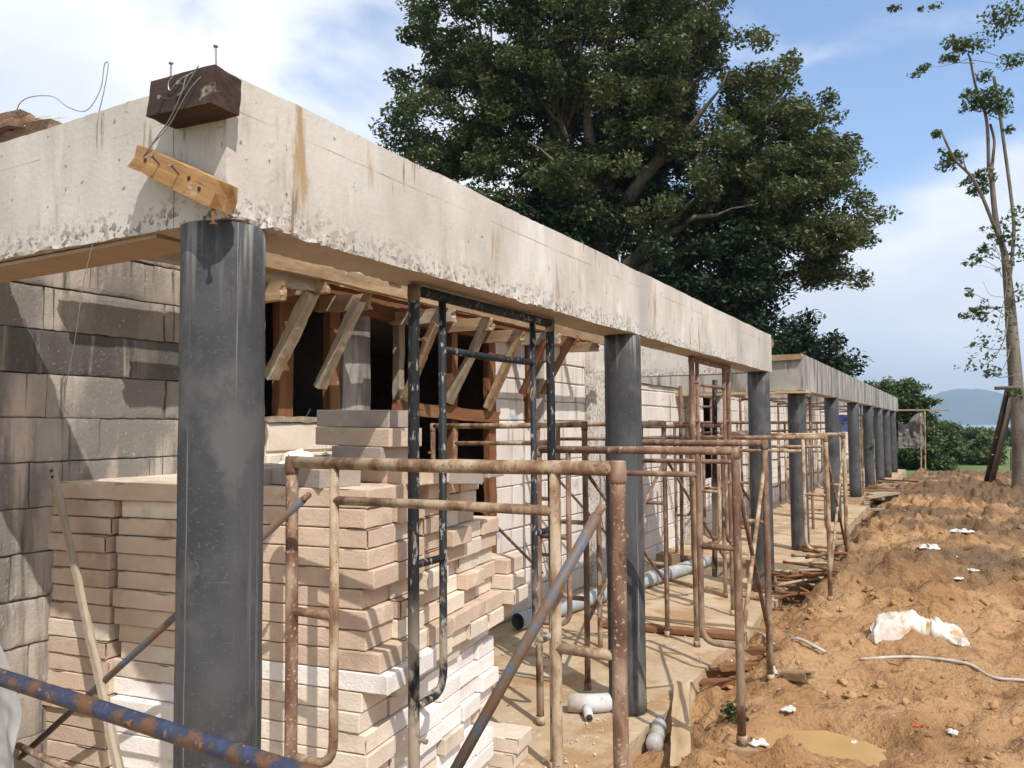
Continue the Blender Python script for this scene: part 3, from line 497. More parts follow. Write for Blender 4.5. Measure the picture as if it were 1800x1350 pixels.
for mi in range(3):
    for k in range(4):
        me = blockmesh(k + mi * 4); me.materials.append(M_BLK[mi]); MESH[mi, k] = me
r = random.Random(5)
NR = 20; HB = .0765
def put(u, v, k, dz=0.0, ang=None, mi=None, lab='', flip=False, group='blocks of the big stack'):
    p = C0 + U * u + Vv * v; mi = mi if mi is not None else 1
    o = bpy.data.objects.new('concrete_block', MESH[mi, r.randrange(4)]); COL.objects.link(o)
    a = math.atan2(U.y, U.x) + (ang if ang is not None else r.gauss(0, .012)) + (math.pi if r.random() < .5 else 0)
    o.location = (p.x, p.y, .0385 + k * HB + dz); o.rotation_euler = (0, 0, a)
    return tag(o, lab, 'block', group)
cname = ['tan', 'cream', 'white']
for k in range(NR):
    top = NR - k
    co = ORD[top - 1]
    off = r.gauss(0, .009) + (.018 if k < 10 else 0) - (.035 if k in (10, 11) else 0)
    def mcol(side):
        if k < 9: return r.choice((2, 2, 2, 2, 1) if side else (2, 2, 2, 1))
        if k < 11: return r.choice((2, 1, 1))
        return r.choice((0, 0, 1) if side else (0, 0, 0, 1))
    for j in range(6):
        m = mcol(True)
        if k >= 17 and j == 5: continue
        put(.3 + off + r.gauss(0, .013) - (.035 if r.random() < .16 else 0), .1 + j * .2035, k, mi=m, ang=r.gauss(0, .009), lab='%s block end on the sunlit face, %s course from the top, %s from the corner' % (cname[m], co, ORD[j]))
    m = mcol(False)
    put(.98 + off * .5 + r.gauss(0, .008), .1 + r.gauss(0, .010), k, mi=m, lab='%s block of the front face behind the column, %s course from the top' % (cname[m], co))
    m = 0 if k > 11 else r.choice((1, 0))
    put(1.60 + r.gauss(0, .004), .1 - .02 + r.gauss(0, .010), k, mi=m, lab='%s block at the wall end of the front face, %s course from top' % (cname[m], co))
k = NR - 1
for j in range(1, 6):
    for q, u in enumerate((.95, 1.58)):
        put(u, .1 + j * .2035, k, mi=1, lab='cream block lying flat on the stack top, %s row back, %s from the scaffold' % (ORD[j], ('second', 'third')[q]))
for (u, v, k, mi, lab) in ((.22, 1.34, 12, 1, 'upper cream block sticking out past the far end of the stack'), (.20, 1.34, 11, 1, 'lower cream block sticking out past the far end of the stack'), (.24, 1.36, 13, 0, 'tan block topping the step at the far end'), (.28, 1.33, 10, 0, 'tan block under the step at the far end'),
                           (.20, 1.38, 1, 1, 'cream block on the low step at the foot of the stack'), (.22, 1.37, 0, 1, 'bottom block of the low step at the foot of the stack')):
    put(u, v, k, mi=mi, lab=lab, group='blocks stepping out at the far end')
zt = NR * HB
# loose blocks on the stack
me_l = blockmesh(31, .42, .2, .075); me_l.materials.append(M_BLKGREYSHADE); me_s = blockmesh(32, .29, .2, .075); me_s.materials.append(M_BLKGREYSHADE); me_x = blockmesh(33, .46, .2, .078); me_x.materials.append(M_BLK[0])
for me, x, y, z, a, lab in ((me_l, -2.27, 2.78, zt + .038 + .0785 * 3, .05, 'topmost block of the small pile with a rough broken left end'), (me_x, -2.25, 2.76, zt + .038 + .0785 * 2, -.02, 'second block of the small pile overhanging to both sides'),
                            (me_s, -2.21, 2.74, zt + .038 + .0785, .03, 'short block in the middle of the small pile'), (me_x, -2.14, 2.80, zt + .038, .06, 'bottom block of the small pile on the stack'), (me_s, -2.62, 2.52, zt + .038, -.1, 'chipped block at the corner of the stack top beside the column'),
                            (me_l, -2.34, 2.50, zt + .038, -.12, 'block laid along the front edge of the stack top'), (me_s, -2.02, 3.22, zt + .038, .25, 'grey block at the far end of the stack top'), (me_s, -1.96, 2.98, zt + .025, .6, 'tilted block on the stack top by the black scaffold')):
    o = bpy.data.objects.new('concrete_block', me); COL.objects.link(o); o.location = (x, y, z); o.rotation_euler = (0, .02, a - .1); tag(o, lab, 'block', 'loose blocks on the stack')
def drape(name, P, zb, m, seed, amp=.05, nz=40, ns=10):
    """thin cloth hanging in folds from the points P down to height zb"""
    T = spline(P, ns); nt = len(T); s_ = np.linspace(0, 1, nz); v = np.zeros((nt, nz, 3))
    for i, p in enumerate(T): v[i, :, 0] = p.x; v[i, :, 1] = p.y; v[i, :, 2] = p.z + (zb - p.z) * s_
    q = v.reshape(-1, 3).copy(); q[:, 2] *= .35; k = np.tile(np.clip(s_ * 4, .15, 1), nt)[:, None]
    w = v.reshape(-1, 3) + nvec(q * 6, seed, 2) * amp * k * np.array([1, 1, .3]) + nvec(v.reshape(-1, 3) * 14, seed + 9, 2) * amp * .3 * k
    ii = np.arange(nt * nz).reshape(nt, nz); f1 = np.stack([ii[:-1, :-1], ii[1:, :-1], ii[1:, 1:], ii[:-1, 1:]], -1).reshape(-1, 4)
    return link(name, npmesh(name, np.concatenate([w, w + [.002, .002, 0]]), np.concatenate([f1, f1[:, ::-1] + nt * nz])), m, None, True)
def crumple(name, c, sx, sy, h, m, seed, n=26, rot=0.0, sharp=3.0):
    a = np.linspace(-1, 1, n); A, B = np.meshgrid(a, a, indexing='ij'); p = np.stack([A.ravel() * sx, B.ravel() * sy, 0 * A.ravel()], 1)
    e = 1 - np.maximum(np.abs(A), np.abs(B)).ravel() ** 3; z = (np.abs(fbm(p * sharp / max(sx, sy) + seed, 4, seed)) * 1.6 + .15) * h * e
    th = np.arctan2(B, A).ravel(); ou = .72 + .75 * fbm(np.stack([np.cos(th) * 1.6 + seed, np.sin(th) * 1.6, 0 * th], 1), 3, seed + 7); rr_ = np.maximum(np.abs(A), np.abs(B)).ravel() / (np.hypot(A, B).ravel() + 1e-6); ou = ou * (.4 + .6 * rr_)
    x = p[:, 0] * ou + .15 * sx * fbm(p * 4 / sx + 5, 2, seed + 3); y = p[:, 1] * ou + .15 * sy * fbm(p * 4 / sx + 9, 2, seed + 4); cr, sr = math.cos(rot), math.sin(rot)
    topv = np.stack([c[0] + x * cr - y * sr, c[1] + x * sr + y * cr, c[2] + z + .004], 1); botv = topv - np.array([0, 0, .004]) - np.stack([0 * z, 0 * z, z * .08], 1)
    ii = np.arange(n * n).reshape(n, n); f1 = np.stack([ii[:-1, :-1], ii[1:, :-1], ii[1:, 1:], ii[:-1, 1:]], -1).reshape(-1, 4)
    return link(name, npmesh(name, np.concatenate([topv, botv]), np.concatenate([f1, f1[:, ::-1] + n * n])), m)
tag(crumple('paper_bags', (-2.70, 2.84, zt + .002), .46, .34, .12, M_CREAMBAG, 5, rot=.3, sharp=2.2), 'crumpled cream paper bags on the block stack', 'bags')

# ================================================================== SCAFFOLDS
JR = random.Random(77)
def frame(o, d, w, ztop, zl, zr, m, label, ubot=.6, rungs=(1.11,), inset=.2, rail2=.13, r0=.0225, group='scaffold frames', mats=None, inner_r=.0165):
    """walk-through scaffold frame: two legs, top rail, two inner posts bent into the legs, inner rail, rungs. d = unit direction, zl/zr = feet heights"""
    o = Vector(o); d = Vector(d).normalized(); P = lambda s, z: (o.x + d.x * s, o.y + d.y * s, z)
    t = empty('scaffold', P(0, min(zl, zr)), label, 'scaffold', group); m2 = (mats or [m, m, m])
    for s, z0 in ((0, zl), (w, zr)):
        jx = JR.uniform(-.006, .006); lg = MB().tube([P(s, z0), P(s + jx * .7, z0 + (ztop - z0) * .3), P(s + jx, z0 + (ztop - z0) * .6), P(s, ztop - .12), P(s, ztop + .022)], r0, 14).build('leg', m2[0], t, True)
        MB().tube([P(s, z0), P(s, z0 + .05)], r0 * 1.25, 12).build('foot_collar', m2[0], lg, True)
        MB().tube([P(s, ztop - .045), P(s, ztop - .030), P(s, ztop - .018), P(s, ztop + .02)], [r0 * 1.01, r0 * 1.14, r0 * 1.17, r0 * 1.08], 12).build('weld_bead', M_RUST, lg, True)
        for z_ in (ubot - .12, ztop - .2):
            c_ = Vector(P(s, z_)); n_ = Vector((d.y, -d.x, 0)) * (1 if s == 0 else -1); MB().tube([c_, c_ + n_ * (r0 + .028)], .006, 6).tube([c_ + n_ * (r0 + .022), c_ + n_ * (r0 + .036)], .010, 6).build('brace_pin', M_RUST, lg)
    MB().tube([P(-.002, ztop), P(w * .5, ztop + JR.uniform(-.006, .004)), P(w + .002, ztop)], r0 * .98, 14).build('top_rail', m2[1], t, True)
    for s, q in ((inset, 0), (w - inset, w)):
        ip = MB().tube(bend(P(s, ztop), P(s, ubot), P(q, ubot), .09, 6), inner_r, 10).build('inner_post', m2[2], t, True)
        for z in rungs: MB().tube([P(s, z), P(q, z)], inner_r * .95, 10).build('rung', m2[2], ip, True)
    MB().tube([P(inset, ztop - rail2), P(w * .5, ztop - rail2 + JR.uniform(-.007, .004)), P(w - inset, ztop - rail2)], inner_r * .95, 10).build('inner_rail', m2[2], t, True)
    return t
T_, B_, K_ = M_RUST_TAN, M_RUST, M_BLACKSTEEL
frame((-2.10, 2.15, 0), (1, 0, 0), 1.255, 1.64, 0, gz(-.85, 2.15), T_, 'nearest scaffold frame, cement crusted, standing before the block stack', mats=[M_RUSTMIX, T_, T_])
frame((-2.20, 4.3, 0), (1, 0, 0), 1.18, 1.625, 0, gz(-1.02, 4.3) + .045, B_, 'brown rusty scaffold frame beside the second column with its right foot on a wood chock', mats=[B_, B_, B_])
frame((-2.25, 5.55, 0), (1, 0, 0), 1.13, 1.64, 0, gz(-1.12, 5.55), B_, 'brown rusty scaffold frame just behind the chocked frame', mats=[B_, B_, B_])
frame((-2.24, 7.9, 0), (1, 0, 0), 1.20, 1.645, 0, gz(-1.04, 7.9), T_, 'tan scaffold frame standing by the heap of sticks', mats=[T_, T_, T_], r0=.021)
frame((-2.24, 9.27, 0), (1, 0, 0), 1.20, 1.655, 0, gz(-1.04, 9.27), T_, 'tan scaffold frame behind the heap of sticks', mats=[T_, T_, T_], r0=.021)
frame((-1.845, 2.545, 0), (0, 1, 0), 1.215, 2.305, 0, 0, K_, 'black painted scaffold frame propping the beam above the block stack', ubot=.69, rungs=(1.23,), rail2=.22)
frame((-1.845, 6.36, 0), (0, 1, 0), 1.2, 2.305, 0, 0, B_, 'tall brown scaffold frame propping the beam beyond the second column', ubot=.69, rungs=(1.23, 1.8), rail2=.2, inset=.16)
frame((-3.45, 5.0, 0), (1, 0, 0), 1.25, 1.775, 0, 0, T_, 'scaffold frame inside the veranda right behind the block stack', mats=[B_, T_, T_], r0=.02)
frame((-3.35, 6.55, 0), (1, 0, 0), 1.2, 1.78, 0, 0, T_, 'scaffold frame inside the veranda in front of the white wall', mats=[B_, T_, B_], r0=.02)
frame((-3.3, 8.3, 0), (1, 0, 0), 1.2, 1.76, 0, 0, B_, 'scaffold frame inside the veranda below the cross beam', r0=.02)
frame((-3.2, 10.2, .0), (1, 0, 0), 1.2, 1.8, 0, 0, B_, 'scaffold frame in the gap between the two blocks', r0=.02)
frame((-2.9, 9.9, .0), (0, 1, 0), 1.2, 2.15, 0, 0, B_, 'tall scaffold frame seen under the cross beam against the white wall', r0=.021, ubot=.6)
FAR = ((12.4, 1.8, -3.1, T_), (13.5, 2.2, -3.1, B_), (15.6, 1.8, -3.1, T_), (16.8, 2.2, -3.1, B_), (19.2, 1.8, -3.1, T_), (20.5, 2.2, -3.0, B_), (23, 2.0, -3.0, B_))
for i, (y, z, x, m) in enumerate(FAR):
    frame((x, y, .11), (1, 0, 0), 1.1, z, .11, .11, m, '%s scaffold frame inside the farther veranda, counted from the camera' % ORD[i], r0=.021, group='scaffold frames inside the farther veranda')
def pole(name, a, c, rad, m, label, cat, seg=12, group=None, bow=0.0, seed=0):
    a, c = Vector(a), Vector(c); n = 8; q = (c - a).orthogonal().normalized(); pts = [a.lerp(c, i / n) + q * bow * math.sin(math.pi * i / n) for i in range(n + 1)]
    return tag(MB().tube(pts, rad, seg).build(name, m, None, True), label, cat, group)
G = 'scaffold cross braces'
def brace(a, c, rad, m, label, stub=None):
    t = empty('scaffold_brace', a, label, 'brace', G); a, c = Vector(a), Vector(c)
    tb = MB().tube([a, a.lerp(c, .5), c], rad, 10).build('tube', m, t, True)
    for e_, f_ in ((a, c), (c, a)):
        d = (e_ - f_).normalized(); u = d.orthogonal().normalized(); MB().tube([e_ - d * .03, e_ + d * .035], rad * .8, 6).build('flattened_end', B_, tb, True)
    return t
brace((-.888, 2.10, 1.511), (-1.30, 1.88, .70), .0165, M_BLUESTEEL, 'thick blue and rust brace crossing in front of the nearest scaffold frame')
brace((-1.961, 2.06, 1.517), (-3.55, 2.05, .37), .0135, M_BLUESTEEL, 'thin pale blue brace passing behind the nearest column')
brace((-1.02, 4.33, 1.47), (-1.12, 5.52, .40), .013, B_, 'dark brown brace between the two brown frames, low at its far end')
brace((-1.12, 5.50, 1.45), (-1.02, 4.36, .62), .013, T_, 'pale thin brace between the two brown frames, rising to the farther one')
brace((-1.04, 7.92, 1.5), (-1.04, 9.25, .42), .013, B_, 'brown brace between the two tan frames')
brace((-1.04, 9.25, 1.52), (-1.04, 7.94, .35), .013, T_, 'pale brace between the two tan frames')
brace((-2.20, 5.02, 1.45), (-2.15, 6.53, .45), .013, B_, 'dark brace inside the veranda falling away from the second column')
brace((-2.15, 6.53, 1.45), (-2.20, 5.02, .45), .013, B_, 'dark brace inside the veranda crossing the other and rising away')
brace((-3.40, 5.02, 1.45), (-3.32, 6.53, .45), .013, B_, 'dark brace close to the white wall, falling away')
brace((-3.32, 6.57, 1.45), (-3.27, 8.28, .45), .013, B_, 'brown brace along the white wall under the cross beam')
brace((-2.12, 6.57, 1.45), (-2.10, 8.28, .40), .013, B_, 'long brown brace between the inner frames beyond the second column')
brace((-2.10, 8.28, 1.45), (-2.0, 10.2, .40), .013, B_, 'brown brace by the third column')
pole('scaffold_pole', (-2.526, 6.0, 0), (-2.526, 6.0, 1.09), .02, B_, 'short brown standing pipe behind the second column', 'pole')
pole('scaffold_pole', (-2.95, 9.6, 0), (-2.90, 9.5, 2.25), .022, B_, 'upright brown pipe before the white wall under the cross beam', 'pole')
pole('scaffold_pole', (-2.5, 9.4, 0), (-2.45, 9.4, 2.3), .03, K_, 'dark upright prop under the cross beam', 'pole')
pole('scaffold_pole', (-1.02, 1.25, 1.049), (-2.75, 1.25, 1.112), .0215, M_BLUEPOLE, 'thick blue and rusty pole crossing low in front of the nearest column', 'pole', 16)
pole('rusty_bar', (-3.33, 1.9, .50), (-2.3, 1.86, .44), .013, B_, 'short rusty bar below the blue pole at the lower left', 'bar')
t = empty('scaffold_strut', (-3.49, 2.12, 1.60), 'whitewashed flat strut leaning on the stack at the left, holed at its top', 'strut')
board('flat_bar', (-3.50, 2.12, 1.60), (-2.75, 2.02, .20), .03, .018, M_WOODGREY, t, up=(0, -1, 0), seed=3)
board('flat_bar', (-3.455, 2.10, 1.575), (-2.72, 1.99, .19), .028, .018, M_WOODGREY, t, up=(0, -1, 0), seed=4)
for p in ((-3.492, 2.108, 1.585), (-3.447, 2.086, 1.56)): MB().tube([(p[0], p[1] - .004, p[2]), (p[0], p[1] + .02, p[2])], .006, 8).build('bolt_hole', M_WOODDARK, t)
tag(drape('plastic_sheet', [(-3.50, 1.74, 1.10), (-3.38, 1.78, 1.02), (-3.28, 1.82, .86), (-3.20, 1.84, .68)], .0, M_SHEET, 9), 'grey crumpled plastic sheet at the lower left edge', 'sheet')

# ================================================================== WOOD BLOCKS, NAILS AND WIRES ON THE CORNER
def nail(p, d, L, par, m=M_NAIL, rr=.0028):
    p, d = Vector(p), Vector(d).normalized(); b = MB(); b.tube([p, p + d * L], rr, 6); b.tube([p + d * L, p + d * (L + .004)], rr * 2.3, 8); return b.build('nail', m, par)
t = empty('timber_block', (-1.72, 1.44, 2.66), 'dark wet timber block with two tall nails at the top of the beam corner', 'timber')
wb = board('block', (-1.918, 1.452, 2.672), (-1.662, 1.452, 2.662), .098, .092, M_WOODDARK, t, up=(0, -1, 0), rough=.0035, seed=5, roll=-.05, ends=.004)
nail((-1.885, 1.45, 2.70), (0, 0, 1), .085, wb); nail((-1.70, 1.45, 2.69), (-.05, 0, 1), .10, wb)
nail((-1.85, 1.41, 2.66), (.1, -1, -.05), .022, wb); nail((-1.77, 1.41, 2.68), (-.1, -1, .1), .022, wb)
t = empty('timber_block', (-1.82, 1.44, 2.43), 'orange broken timber nailed slantwise to the beam above the column', 'timber')
wb = board('block', (-2.005, 1.452, 2.535), (-1.665, 1.452, 2.372), .07, .075, M_WOODORANGE, t, up=(0, -1, 0), rough=.006, seed=8, ends=.04)
for p in ((-1.88, 1.418, 2.485), (-1.80, 1.418, 2.445)): nail(p, (.15, -1, .55), .035, wb)
for p in ((-1.94, 1.414, 2.51), (-1.76, 1.414, 2.43), (-1.72, 1.414, 2.395)): MB().tube([(p[0], p[1] - .001, p[2]), (p[0], p[1] + .02, p[2])], .006, 8).build('nail_hole', M_WOODDARK, wb)
nail((-1.685, 1.43, 2.36), (.1, -.05, -1), .06, wb, M_WOODRED, .004)
t = empty('tie_wire', (-1.75, 1.39, 2.5), 'grey tie wires looped from the dark block down to the orange block', 'wire')
for P in (((-1.72, 1.42, 2.725), (-1.755, 1.40, 2.70), (-1.77, 1.397, 2.66), (-1.82, 1.40, 2.60), (-1.89, 1.41, 2.56), (-1.95, 1.415, 2.52)), ((-1.69, 1.42, 2.715), (-1.73, 1.395, 2.665), (-1.78, 1.397, 2.62), (-1.84, 1.41, 2.585), (-1.92, 1.412, 2.54)), ((-1.735, 1.42, 2.725), (-1.785, 1.398, 2.695), (-1.82, 1.398, 2.675), (-1.825, 1.398, 2.70), (-1.80, 1.398, 2.715)), ((-1.71, 1.40, 2.72), (-1.735, 1.396, 2.69), (-1.765, 1.398, 2.665), (-1.79, 1.398, 2.655))):
    MB().tube(spline(P), .0017, 5).build('strand', M_WIRE, t)
tag(MB().tube(spline(((-2.95, 1.62, 2.75), (-2.9, 1.6, 2.93), (-2.75, 1.62, 2.94), (-2.6, 1.6, 2.86), (-2.5, 1.6, 2.83), (-2.46, 1.62, 2.90), (-2.44, 1.62, 2.98), (-2.42, 1.62, 2.97), (-2.45, 1.62, 2.86), (-2.50, 1.62, 2.75))), .0017, 5).build('tie_wire', M_WIRE), 'thin looping wire standing up from the top of the left beam', 'wire')
tag(MB().tube(spline(((-2.30, 1.50, 2.335), (-2.33, 1.49, 2.2), (-2.36, 1.49, 2.05), (-2.42, 1.5, 1.9))), .0012, 5).build('tie_wire', M_WIRE), 'fine thread hanging below the left beam beside the column', 'wire')
t = empty('straw_heap', (-2.9, 1.65, 2.75), 'brown heap of old bark and straw on the top of the left beam', 'heap')
board('bark_slab', (-3.6, 1.66, 2.90), (-2.66, 1.66, 2.765), .16, .09, M_THATCH, t, rough=.03, seed=14)
board('bark_slab', (-3.6, 1.62, 2.98), (-2.82, 1.63, 2.84), .14, .06, M_THATCH, t, rough=.02, seed=15)
gs = random.Random(9); sb = MB()
for i in range(90):
    x = gs.uniform(-3.4, -2.68); z = 2.80 + (-2.66 - x) * .18 + gs.uniform(.0, .04); an = gs.uniform(-.5, .5); y = gs.uniform(1.57, 1.72); sb.tube([(x, y, z), (x + .12 * math.cos(an), y + .03 * math.sin(an * 3), z + .05 * math.sin(an) - .015)], .002, 4)
sb.build('straw', M_CREAMBAG, t)

# ================================================================== THINGS ON THE FLOOR AND MUD
def pipe_open(name, a, c, ro, ri, m, label, cat):
    a, c = Vector(a), Vector(c); b = MB(); n = 24; d = (c - a); pts = [a + d * i / n for i in range(n + 1)]
    b.tube(pts, ro, 24, False); k = b.n; b.tube(pts, ri, 24, False); b.f[-n * 24:] = [f[::-1] for f in b.f[-n * 24:]]
    for e0 in (0, n * 24): b.f += [(e0 + i, e0 + (i + 1) % 24, k + e0 + (i + 1) % 24, k + e0 + i) for i in range(24)]
    return tag(b.build(name, m, None, True), label, cat)
pipe_open('drain_pipe', (-3.36, 6.15, .078), (-2.74, 9.9, .078), .074, .069, M_GREYPIPE, 'long grey plastic pipe lying on the veranda floor behind the second column', 'pipe')
tag(board('plank', (-2.75, 6.62, .03), (-1.62, 6.72, .03), .12, .04, M_WOODRED, seed=81), 'reddish brown plank lying across the veranda floor', 'plank')
tag(board('stick', (-2.6, 7.05, .02), (-1.2, 6.95, gz(-1.2, 6.95) + .03), .03, .025, M_WOOD, seed=82), 'long thin stick lying from the floor out onto the mud', 'stick')
tag(board('stick', (-2.9, 8.9, .02), (-2.1, 8.3, .02), .05, .03, M_WOOD, seed=83), 'pale batten on the floor by the grey pipe', 'stick')
tag(board('plank', (-1.62, 5.22, .055), (-1.30, 4.13, -.02), .105, .04, M_WOODPALE, seed=84, roll=.1), 'pale broken plank lying on the mud beside the second column', 'plank')
tag(board('wood_chock', (-1.09, 4.25, gz(-1.02, 4.3) + .018), (-.95, 4.31, gz(-1.02, 4.3) + .018), .10, .05, M_WOOD, seed=85), 'small wood chock under the foot of the brown scaffold frame', 'chock')
# elbow fitting
t = empty('pipe_fitting', (-2.0, 4.6, 0), 'white plastic pipe elbow lying on the floor slab by the second column', 'fitting')
MB().tube(bend((-2.14, 4.56, .058), (-1.98, 4.62, .058), (-1.90, 4.74, .05), .09, 6), .056, 18).build('elbow_body', M_WHITEPVC, t, True)
MB().tube([(-2.03, 4.58, .05), (-1.955, 4.46, .03)], .028, 14).build('side_branch', M_WHITEPVC, t, True)
MB().tube([(-1.9555, 4.461, .03), (-1.951, 4.454, .029)], .019, 12).build('bore', M_WOODDARK, t, True)
# bottle
zb_ = gz(-1.55, 4.6)
t = empty('plastic_bottle', (-1.55, 4.6, zb_), 'crushed clear plastic bottle lying in the mud beside the pale plank', 'bottle')
M_BOT = mat('cloudy bottle plastic', [(.3, (.52, .50, .47)), (.7, (.66, .65, .63))], 9, rough=.25, bump=.4, bscale=25, trans=.4, spec=.6, layers=[(9, (1, 1, 1), .55, .7, (.45, .34, .22), 3.0)])
pa, pb = Vector((-1.60, 4.72, zb_ + .10)), Vector((-1.545, 4.42, zb_ + .05)); n = 14
MB().tube([pa.lerp(pb, i / n) for i in range(n + 1)], [.016, .018, .03, .042, .046, .047, .040, .042, .048, .048, .042, .048, .049, .048, .04], 16).build('bottle_body', M_BOT, t, True)
MB().tube([pa + (pa - pb).normalized() * .02, pa], .017, 12).build('bottle_cap', M_WHITEPVC, t, True)
# sack
def sack():
    """half filled bag: lumpy body at the left, a tied waist, and a flat torn flap at the right"""
    P = [(0, 6.70, .13), (.12, 6.86, .20), (.34, 6.92, .19), (.52, 7.02, .20), (.62, 7.08, .23), (.78, 7.04, .25), (.92, 6.88, .20), (1.0, 6.72, .03)]     # u, centre y, half width
    H_ = [(0, .03), (.06, .10), (.25, .13), (.42, .115), (.56, .10), (.66, .095), (.8, .05), (1, .012)]
    n, m_ = 150, 60; U_, A_2 = np.meshgrid(np.linspace(0, 1, n), np.linspace(0, 2 * math.pi, m_, endpoint=False), indexing='ij'); u = U_.ravel(); a = A_2.ravel()
    cy = np.interp(u, [p[0] for p in P], [p[1] for p in P]) - .12; hw = np.interp(u, [p[0] for p in P], [p[2] for p in P]) * np.clip(u * 14, .2, 1) ** .5; hh = np.interp(u, [h[0] for h in H_], [h[1] for h in H_])
    x = -.60 + .66 * u; y = cy + hw * np.cos(a); z = hh * np.where(np.sin(a) > 0, np.abs(np.sin(a)) ** .7, -.05)
    nx_, ny_ = x - (-.22), y - 6.94; th = np.arctan2(ny_, nx_); rr_ = np.hypot(nx_, ny_)
    cr_ = np.stack([np.cos(th) * 3.2, np.sin(th) * 3.2, rr_ * 2], 1); f1_ = 1 - np.abs(vnoise(cr_ * 1.7, 4)) * 2; f2_ = 1 - np.abs(fbm(np.stack([x * 9 + y * 5, y * 9 - x * 4, 0 * x], 1), 2, 8)) * 3
    up_ = np.clip(np.sin(a), 0, 1) ** .5
    z = z + up_ * (f1_ * .034 * np.clip(rr_ * 6, .2, 1) + f2_ * .014); x = x + fbm(np.stack([x * 7, y * 7, a], 1), 2, 11) * .02; y = y + fbm(np.stack([x * 6, y * 6, 0 * a], 1), 2, 12) * .05
    z = z + ground_z(x, y) * .6 + .4 * gz(-.3, 6.8) - .008
    f = [(i * m_ + j, i * m_ + (j + 1) % m_, (i + 1) * m_ + (j + 1) % m_, (i + 1) * m_ + j) for i in range(n - 1) for j in range(m_)]
    b = MB().add(np.stack([x, y, z], 1), f); b.f += [tuple(range(m_)), tuple((n - 1) * m_ + j for j in range(m_))[::-1]]
    return b.build('sack', M_SACK, None, True)
tag(sack(), 'torn white woven sack lying flat in the orange mud', 'sack')
def onground(P, lift): return [(x, y, gz(x, y) + lift) for x, y in P]
tag(MB().tube(spline([(-1.48, 6.9, .03)] + onground(((-1.36, 6.55), (-1.2, 6.24), (-1.04, 6.12), (-.84, 6.06)), .012), 6), .0115, 8).build('hose', M_HOSE, None, True), 'grey hose curving out of the mud by the brown frames', 'hose')
tag(MB().tube(spline(onground(((-.62, 6.1), (-.3, 6.24), (.02, 6.22), (.17, 6.08), (.36, 6.05), (.7, 6.0), (1.2, 6.1)), .010), 6), .0105, 8).build('hose', M_HOSE, None, True), 'pale hose half sunk in the mud before the white sack', 'hose')
# sticks heap
rr = random.Random(3)
for i in range(26):
    x, y = -1.36 + rr.uniform(-.14, .18), 8.85 + rr.uniform(-.35, .45); a = rr.uniform(-.5, .35); L = rr.uniform(.35, .75); z = gz(x, y) + .04 + .007 * i
    dx, dy = math.cos(a) * L / 2, math.sin(a) * L / 2; tl = rr.uniform(-.05, .06)
    k_ = rr.uniform(-.06, .06); a += rr.uniform(-.5, .5)
    tag(MB().tube(spline([(x - math.cos(a) * L / 2, y - math.sin(a) * L / 2, z - tl), (x + k_, y + k_, z + .02), (x + math.cos(a) * L / 2, y + math.sin(a) * L / 2, z + tl)], 5), [.012 + .008 * rr.random() for _ in range(11)], 7).build('stick', M_WOODRED if i % 3 else M_WOODGREY, None, True), 'brown stick lying in the heap at the foot of the tan scaffold frames', 'stick', 'sticks heaped by the tan frames')
# planks heaped at the far columns
for i in range(22):
    x, y = rr.uniform(-2.4, -1.0), rr.uniform(15.5, 23); a = rr.uniform(0, 3); L = rr.uniform(.6, 1.5); z = max(gz(x, y), .11 if x < -1.56 else -9) + rr.uniform(.03, .28)
    dx, dy = math.cos(a) * L / 2, math.sin(a) * L / 2
    tag(board('plank', (x - dx, y - dy, z), (x + dx, y + dy, z + rr.uniform(-.1, .1)), .14, .04, (M_WOODGREY, M_WOODRED, M_WOOD)[i % 3], seed=130 + i), 'loose plank in the rubble around the far columns', 'plank', 'planks strewn at the far columns')
# debris by the frames
for i, (x, y, L, a, m, lab) in enumerate(((-1.56, 5.95, .32, .5, M_WOODRED, 'split red plank end under the crumpled plaster scraps'), (-1.50, 5.72, .26, .2, M_WOODRED, 'red splintered wood piece nearest the pale plank'), (-1.40, 5.98, .30, .35, M_WOODRED, 'red plank piece beside the brown frame foot'), (-1.25, 6.05, .22, .1, M_WOODRED, 'short red offcut at the hose end'), (-.95, 5.55, .16, -.4, M_WOOD, 'small pale splinter on the mud right of the brown frames'), (-1.42, 12.2, .30, .8, M_WOOD, 'square timber by the foot of the fourth column'))):
    z = gz(x, y) + .03; tag(board('wood_scrap', (x - math.cos(a) * L / 2, y - math.sin(a) * L / 2, z), (x + math.cos(a) * L / 2, y + math.sin(a) * L / 2, z + .03), .09, .045, m, seed=160 + i, ends=.05), lab, 'wood scrap')
SCR = ((-1.50, 6.02, .09, .10, 'white crumpled plaster scraps on the red planks'), (-.392, 13.5, .13, .03, 'white plastic scrap on the dark mud, farthest of the scraps'), (-.31, 10.4, .16, .05, 'white plastic rag in the wet mud behind the mound'), (-.14, 9.8, .16, .04, 'second white plastic rag, trailing toward the camera'), (-.0, 8.83, .07, .02, 'small pale flake left of another flake'), (.115, 9.05, .07, .02, 'small pale flake near the right edge of the mud'), (.05, 12.2, .16, .04, 'grey foil scrap in the dark muddy ruts'), (-.55, 4.95, .035, .02, 'dark rimmed scrap by the puddle'),
       (-.055, 5.2, .045, .02, 'yellowish scrap on the mud in the foreground'), (-.94, 4.34, .06, .03, 'torn white paper beside the wood chock'), (-.92, 5.12, .07, .015, 'grey slate shard in the mud'), (-1.02, 5.35, .045, .02, 'small white stone chip by the brown frame'), (-1.12, 5.62, .05, .05, 'pale stone under the brown frame foot'), (-1.28, 4.22, .05, .04, 'broken pale brick bit by the plank end'))
